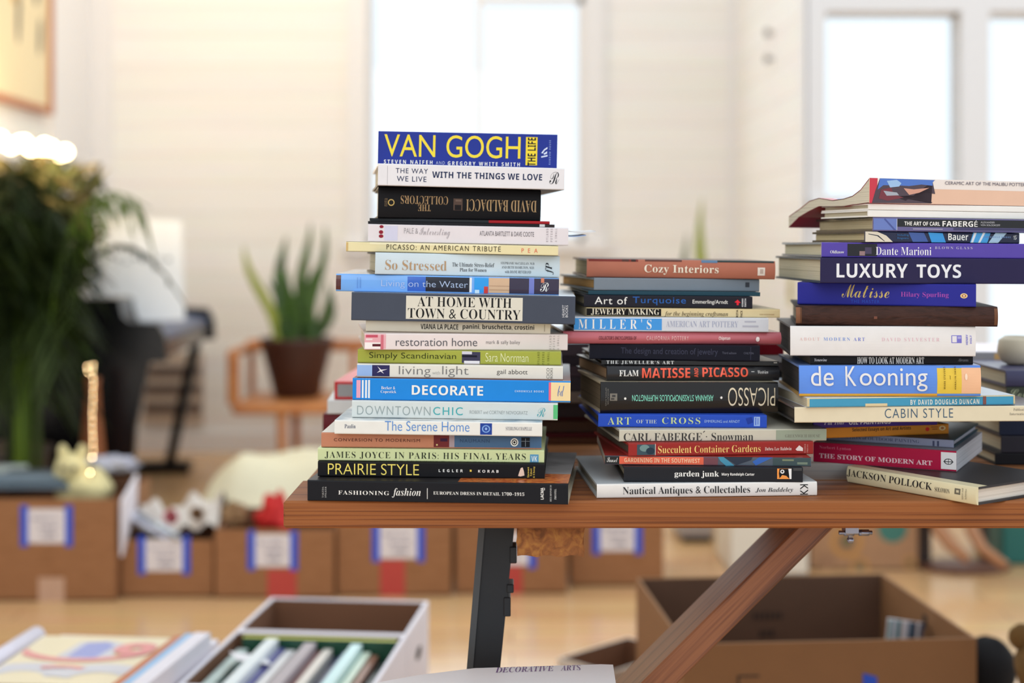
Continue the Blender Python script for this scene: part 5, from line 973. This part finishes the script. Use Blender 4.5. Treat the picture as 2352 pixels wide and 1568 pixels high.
m = MB(); m.lathe([(.14, 0), (.15, .008), (.14, .016), (.02, .018)], mat((110, 70, 52), .5), 28, (.0, .0, 0), Matrix.Diagonal((1, .6, 1, 1))); m.build('base', t)
m = MB(); m.cbox(-.17, .16, -.1, .2, .40, .43, DW, .006); m.build('tabletop', t)
t = thing('storage_bin', 'teal bin at the right picture edge beyond the table', 'bin', ((2420 - 1176) * 4.65 / F, D2Y(4.65), 0))
m = MB(); m.cbox(-.168, .17, 0, .3, 0, .27, mat((28, 104, 98), .5), .008); m.build('body', t); m = MB(); m.cbox(-.174, .176, -.006, .306, .272, .29, mat((24, 92, 88), .5), .006); m.build('lid', t)

# ---------------------------------------------------------------- open carton in front, right
fl = Vector((.319, D2Y(2.657), 0)); fr_ = Vector((.882, D2Y(2.70), 0)); yw = math.atan2(fr_.y - fl.y, fr_.x - fl.x); w_ = (fr_ - fl).length
BC = mat((140, 100, 64), .8, var=.08, scale=14, bump=.02)
t = thing('cardboard_box', 'large open brown carton in the right foreground behind the slanting brace', 'box', ((fl.x + fr_.x) / 2, (fl.y + fr_.y) / 2, 0), (0, 0, yw))
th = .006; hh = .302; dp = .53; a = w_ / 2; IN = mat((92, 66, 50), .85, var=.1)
m = MB()
for (u0, u1, v0, v1) in ((-a, a, 0, th), (-a, a, dp - th, dp), (-a, -a + th, th, dp - th), (a - th, a, th, dp - th)): m.box(u0, u1, v0, v1, .001, hh, BC)
m.box(-a, a, 0, dp, 0, .006, BC)
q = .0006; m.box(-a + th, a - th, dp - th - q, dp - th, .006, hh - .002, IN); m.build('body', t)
def fp(px, py, d=2.68):                                      # a spot on the front panel
    X = (px - 1176) * d / F; Z = CZ - (py - HY) * d / F; return (X - (fl.x + fr_.x) / 2) , Z
m = MB()
for pxa, pxb, pya, pyb in ((1690, 1741, 1545, 1549), (1690, 1694, 1545, 1640)):
    A = fp(pxa, pyb); B = fp(pxb, pya); m.box(A[0], B[0], -.001, -.0002, A[1], B[1], mat((44, 36, 32), .6))
m.build('printed_mark', t)
A = fp(1983, 1640); B = fp(2016, 1546); m = MB(); m.add([(A[0], -.0012, A[1]), (B[0], -.0012, A[1]), (B[0], -.0012, B[1] - .008), (A[0], -.0012, B[1])], [(0, 1, 2, 3)], BTAPE); m.build('tape', t)
for k, (wt, zz) in enumerate((('MIXED', .20), ('1.5', .165))):
    m = MB(); put_text(m, lambda u, v: (.02 + (u - .5) * (.075 if k == 0 else .035), dp - th - q - .0006, zz + v * .018), wt, 'bold', mat((52, 38, 30), .8)) if False else None
m = MB()
for k in range(6): m.box(-.02 + k * .012, -.012 + k * .012, dp - th - q - .001, dp - th - q, .205, .222, mat((56, 40, 32), .8))
m.build('printed_mark', t); m = MB()
for k in range(3): m.box(-.005 + k * .013, .004 + k * .013, dp - th - q - .001, dp - th - q, .165, .182, mat((56, 40, 32), .8))
m.build('printed_mark', t)
m = MB(); m.box(a - .0065, a + .0005, .24, .265, hh - .05, hh - .02, mat((60, 42, 32), .8)); m.build('slot', t)
# striped folder inside
t = thing('folder', 'striped teal and grey folder standing inside the large open carton', 'folder', ((2040 - 1176) * 2.95 / F, D2Y(2.9), .007), (R(-4), R(6), R(-8)))
cols = [(206, 206, 210), (90, 150, 160), (52, 96, 118), (150, 160, 176), (70, 74, 92), (178, 180, 196), (110, 104, 124), (190, 192, 204)]
for k, c in enumerate(cols[:1]):
    m = MB(); m.box(-.036, .034, 0, .03, 0, .268, mat(c, .4)); m.build('pages', t)
m = MB(); rn = random.Random(4); x = -.036
while x < .034:
    w2 = rn.uniform(.004, .011); m.box(x, min(x + w2, .035), -.002, 0, 0, .272, mat(rn.choice(cols), .4)); x += w2
m.build('cover', t)
# low carton behind it, set cornerwise
t = thing('cardboard_box', 'low open carton set cornerwise left of the large open one', 'box', (.105, D2Y(3.265), 0), (0, 0, R(-45)))
m = MB(); sx_, sy_ = .16, .246; hh = .10
for (u0, u1, v0, v1) in ((0, sx_, 0, th), (0, sx_, sy_ - th, sy_), (0, th, th, sy_ - th), (sx_ - th, sx_, th, sy_ - th)): m.box(u0, u1, v0, v1, .001, hh, mat((206, 194, 180), .7))
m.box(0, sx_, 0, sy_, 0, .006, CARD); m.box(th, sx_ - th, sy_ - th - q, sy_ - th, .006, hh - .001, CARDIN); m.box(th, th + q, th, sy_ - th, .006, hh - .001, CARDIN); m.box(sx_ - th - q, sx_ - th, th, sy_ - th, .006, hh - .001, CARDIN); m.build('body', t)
# plush toys at the right edge
t = thing('plush_toy', 'black plush toy beside the right side of the large open carton', 'toy', (.955, D2Y(2.83), 0)); BK = mat((18, 18, 22), .95, bump=.3)
blob('body', '', '', (0, 0, .075), (.058, .058, .078), BK, 41, parent=t, amp=.05); blob('head', '', '', (-.012, -.005, .205), (.058, .05, .066), BK, 42, parent=t, amp=.04)
t = thing('teddy_bear', 'golden brown teddy bear with a red bow at the right picture edge', 'toy', (.990, D2Y(2.62), 0)); t.scale = (1.1, 1.1, 1.1); TBR = mat((112, 84, 44), .98, var=.35, scale=60, bump=.6)
blob('body', '', '', (0, 0, .09), (.075, .06, .095), TBR, 51, parent=t, amp=.06); blob('head', '', '', (0, -.01, .245), (.062, .055, .058), TBR, 52, parent=t, amp=.06)
for sx in (-.047, .047): blob('ear', '', '', (sx, 0, .297), (.022, .014, .022), TBR, 53, parent=t, amp=.05, n=10)
for sx in (-.072, .072): blob('arm', '', '', (sx, -.03, .13), (.025, .025, .055), TBR, 54, parent=t, amp=.05, n=10)
for sx in (-.045, .045): blob('leg', '', '', (sx, -.07, .03), (.03, .05, .03), TBR, 55, parent=t, amp=.05, n=10)
m = MB(); m.ball((0, -.06, .232), .022, mat((150, 120, 72), .9), 10); m.ball((0, -.083, .238), .008, mat((24, 20, 18), .4), 8); m.build('muzzle', t)
m = MB()
for sx in (-.02, .02): m.ball((sx, -.06, .262), .006, mat((20, 16, 14), .2), 8)
m.build('eyes', t)
m = MB()
for s_ in (-1, 1): m.ball((s_ * .026, -.064, .186), .02, mat((196, 24, 40), .6), 8, (1, .5, .7))
m.ball((0, -.068, .186), .01, mat((170, 18, 34), .6), 8); m.build('bow', t)

# ---------------------------------------------------------------- white cartons in the left foreground
def hand_hole(t, x, y, z, side=1):
    m = MB(); m.add([(x, y + .035 * math.cos(q * .5236), z + .013 * math.sin(q * .5236)) for q in range(12)], [tuple(range(12))], mat((40, 36, 40), .9)); m.build('hand_hole', t)
YW = -5.7; w1, dp1, h1 = .355, .272, .26
def white_box(label, cx, d, dp=dp1):
    t = thing('cardboard_box', label, 'box', (cx, D2Y(d), 0), (0, 0, R(YW)))
    a = w1 / 2; th = .008; m = MB()
    for (u0, u1, v0, v1) in ((-a, a, 0, th), (-a, a, dp - th, dp), (-a, -a + th, th, dp - th), (a - th, a, th, dp - th)): m.box(u0, u1, v0, v1, .001, h1, WCARD)
    m.box(-a, a, 0, dp, 0, .006, WCARD); q = .0006
    m.box(-a + th, a - th, dp - th - q, dp - th, .006, h1 - .003, CARDIN); m.box(-a + th, -a + th + q, th, dp - th, .006, h1 - .003, CARDIN); m.box(a - th - q, a - th, th, dp - th, .006, h1 - .003, CARDIN); m.box(-a + th, a - th, th, th + q, .006, h1 - .003, CARDIN)
    m.build('body', t)
    for s_ in (1,): hand_hole(t, a + .0006, dp / 2, h1 - .075)
    return t
dirv = Vector((math.sin(R(-YW)), math.cos(R(YW)), 0))
w1c = Vector((-.388, 2.893, 0))
white_box('empty white carton with brown inside, standing behind the one full of books', w1c.x, w1c.y)
c2 = w1c - dirv * .364
white_box('white carton full of books standing spine up in the left foreground', c2.x, c2.y, .36)
def boxed(name, label, lx, ly, lz, tx_, ln, hgt, col, pagec=PAGE, yaw=0, tilt=0, group='books in the white carton'):
    M0 = Matrix.Translation((c2.x, D2Y(c2.y), 0)) @ Matrix.Rotation(R(YW), 4, 'Z')
    p = M0 @ Vector((lx, ly, lz)); t = thing(name, label, 'book', p, (R(0), R(tilt), R(YW + yaw)), group)
    mt = mat(col, .3)
    m = MB(); m.box(-tx_ / 2, -tx_ / 2 + .002, 0, ln, 0, hgt, mt); m.build('cover', t); m = MB(); m.box(tx_ / 2 - .002, tx_ / 2, 0, ln, 0, hgt, mt); m.build('cover', t)
    m = MB(); m.box(-tx_ / 2 + .002, tx_ / 2 - .002, 0, ln, hgt - .002, hgt, mt); m.build('spine', t)
    m = MB(); m.box(-tx_ / 2 + .0021, tx_ / 2 - .0021, .002, ln - .002, .001, hgt - .0021, page_mat(pagec)); m.build('pages', t)
xs = -.160
for th_, hg, c, lab in ((.022, .222, (200, 218, 214), 'pale mint book at the left end of the white carton'), (.02, .20, (40, 44, 46), 'black and grey book next to the mint one in the white carton'), (.014, .226, (40, 90, 70), 'green book in the white carton under the loose card'), (.024, .244, (226, 236, 240), 'thick icy white book standing highest in the white carton'), (.012, .226, (84, 84, 150), 'violet blue book right of the icy white one'), (.02, .222, (226, 226, 228), 'white book right of the violet blue one'), (.016, .216, (206, 190, 178), 'beige book in the middle of the white carton'),
                       (.024, .238, (176, 168, 176), 'mauve grey book in the middle of the white carton'), (.012, .222, (120, 66, 62), 'brown red slim book in the white carton'), (.018, .226, (228, 222, 214), 'cream white book right of the brown red one'), (.02, .212, (24, 34, 66), 'navy book in the right half of the white carton'), (.014, .222, (120, 134, 168), 'slate blue slim book in the white carton'), (.022, .238, (206, 240, 242), 'icy cyan book in the right half of the white carton'), (.016, .222, (222, 236, 216), 'pale green white book near the right end of the white carton'), (.014, .216, (150, 104, 84), 'tan brown book near the right end of the white carton'), (.016, .205, (30, 44, 44), 'dark book at the right end of the white carton')):
    boxed('book', lab, xs + th_ / 2, .016, .0065, th_ - .0006, .30, hg + .008, c); xs += th_ + .0014
M0 = Matrix.Translation((c2.x, D2Y(c2.y), 0)) @ Matrix.Rotation(R(YW), 4, 'Z')
p = M0 @ Vector((.006, .336, .0065)); t = thing('book', 'dark green book with a yellow top edge along the rear wall of the white carton', 'book', p, (0, 0, R(YW)), 'books in the white carton')
for y in (-.009, .007): m = MB(); m.box(-.16, .155, y, y + .002, 0, .249, mat((24, 74, 54), .35)); m.build('cover', t)
m = MB(); m.box(-.16, .155, -.007, .007, .247, .249, mat((196, 200, 70), .4)); m.build('spine', t)
m = MB(); m.box(-.158, .153, -.0068, .0068, .001, .2468, page_mat(PAGE)); m.build('pages', t)
p = M0 @ Vector((-.10, .20, .252)); m = MB(); m.box(-.035, .035, -.03, .03, 0, .0008, mat((228, 226, 230), .5)); o = m.build('card', None, p); o.rotation_euler = (0, R(14), R(24)); tag(o, 'loose white card lying on the books in the white carton', 'card')

t = thing('cardboard_box', 'white carton at the bottom left under the cream picture book', 'box', (-.800, D2Y(2.42), 0), (0, 0, R(YW)))
m = MB(); m.cbox(-.165, .165, 0, .46, 0, .255, WCARD, .002); m.build('body', t)
m = MB(); q0 = (-.9, 0)
t = thing('picture_book', 'cream picture book with pink arcs and a blue patch on its cover, bottom left', 'book', (-.815, D2Y(2.50), .2552), (0, 0, R(-4)))
CV = mat((232, 220, 190), .4, var=.04)
m = MB(); m.box(-.13, .125, .0, .30, .0205, .022, CV)
_fe = [0]
def flat(pts, mt, e):
    _fe[0] += .00003; m.add([(x, y, .0221 + _fe[0]) for x, y in pts], [tuple(range(len(pts)))], mt)
PK = mat((226, 150, 150), .45); BL = mat((150, 160, 214), .45); YL = mat((226, 210, 150), .45); LB = mat((206, 206, 214), .45)
flat([(-.05, .16), (.01, .15), (.06, .16), (.065, .24), (.02, .27), (-.04, .26)], LB, .0001); flat([(-.03, .16), (.025, .155), (.035, .24), (.01, .265), (-.025, .255)], BL, .0002); flat([(.05, .15), (.075, .16), (.08, .22), (.06, .23)], YL, .0002)
for (cx_, cy_, r, w2, a0, a1, c) in ((-.07, .02, .05, .05, 20, 150, LB), (.07, .02, .05, .05, 40, 165, LB), (-.01, .30, .15, .022, 205, 335, PK), (-.01, .02, .07, .015, 60, 120, PK), (.085, .215, .012, .03, 0, 360, PK)):
    for i in range(14):
        b0, b1 = R(a0 + (a1 - a0) * i / 14), R(a0 + (a1 - a0) * (i + 1) / 14)
        flat([(max(-.125, min(.12, cx_ + rr * math.cos(b))), max(.005, min(.295, cy_ + rr * math.sin(b)))) for rr, b in ((r, b0), (r + w2, b0), (r + w2, b1), (r, b1))], c, .0003)
m.build('cover', t); m = MB(); m.box(-.128, .123, .002, .298, .0015, .0205, page_mat((200, 180, 146))); m.build('pages', t); m = MB(); m.box(-.13, .125, .0, .30, 0, .0015, CV); m.build('cover', t)
p0 = Vector((-.974, D2Y(2.50), .2745)); p1 = Vector((-.942, D2Y(2.82), .2745)); m = MB(); m.tube([Vector((0, 0, 0)), p1 - p0], .018, mat((222, 218, 232), .5), 16); o = m.build('paper_roll', None, p0); tag(o, 'white paper roll beside the cream picture book', 'roll')
for lx, w2, c, lab, hh in ((-.676, .019, (190, 110, 74), 'terracotta book right of the cream picture book', .036), (-.656, .016, (140, 186, 226), 'light blue book beside the terracotta one', .040), (-.631, .030, (226, 222, 232), 'thick white book right of the light blue one', .042)):
    t = thing('book', lab, 'book', (lx - .008, D2Y(2.43), .2552), (0, 0, R(-7)), 'books on the bottom left carton'); mt = mat(c, .4); L_ = .33
    for x in (-w2 / 2, w2 / 2 - .002): m = MB(); m.box(x, x + .002, 0, L_, 0, hh, mt); m.build('cover', t)
    m = MB(); m.box(-w2 / 2 + .002, w2 / 2 - .002, 0, L_, hh - .002, hh, mt); m.build('spine', t); m = MB(); m.box(-w2 / 2 + .0021, w2 / 2 - .0021, .003, L_ - .003, .001, hh - .0021, page_mat((190, 170, 140))); m.build('pages', t)

# ---------------------------------------------------------------- white carton right under the camera
def ztop(px, py, z): d = (CZ - z) * F / (py - HY); return ((px - 1176) * d / F, D2Y(d))
ZW = .53; poly = [ztop(1408, 1526, ZW), ztop(1380, 1525, ZW), ztop(1090, 1534, ZW), ztop(960, 1550, ZW), ztop(838, 1572, ZW), ztop(800, 1680, ZW), ztop(1432, 1680, ZW)]
ctr = Vector((sum(p[0] for p in poly) / 7, sum(p[1] for p in poly) / 7, 0)); n = len(poly)
t = thing('cardboard_box', 'white carton with purple handwriting in front of the table, cut by the bottom edge', 'box', ctr)
WP = mat((240, 238, 240), .55, var=.03)
m = MB(); vs = [(x - ctr.x, y - ctr.y, z) for z in (0, ZW) for x, y in poly]; m.add(vs, [tuple(range(n))[::-1], tuple(range(n, 2 * n))] + [(i, (i + 1) % n, n + (i + 1) % n, n + i) for i in range(n)], WP)
A = Vector((*ztop(1138, 1545, ZW), ZW)); B = Vector((*ztop(1335, 1539, ZW), ZW)); C_ = Vector((*ztop(1138, 1533, ZW), ZW))
for txt, f0, f1 in (('DECORATIVE', 0, .68), ('ARTS', .76, 1)):
    put_text(m, lambda u, v: tuple(A + (B - A) * (f0 + (f1 - f0) * u) + (C_ - A) * v + Vector((0, 0, .0004)) - ctr), txt, 'ital', mat((110, 70, 130), .5))
m.build('body', t)

bpy.data.scenes.remove(TS)
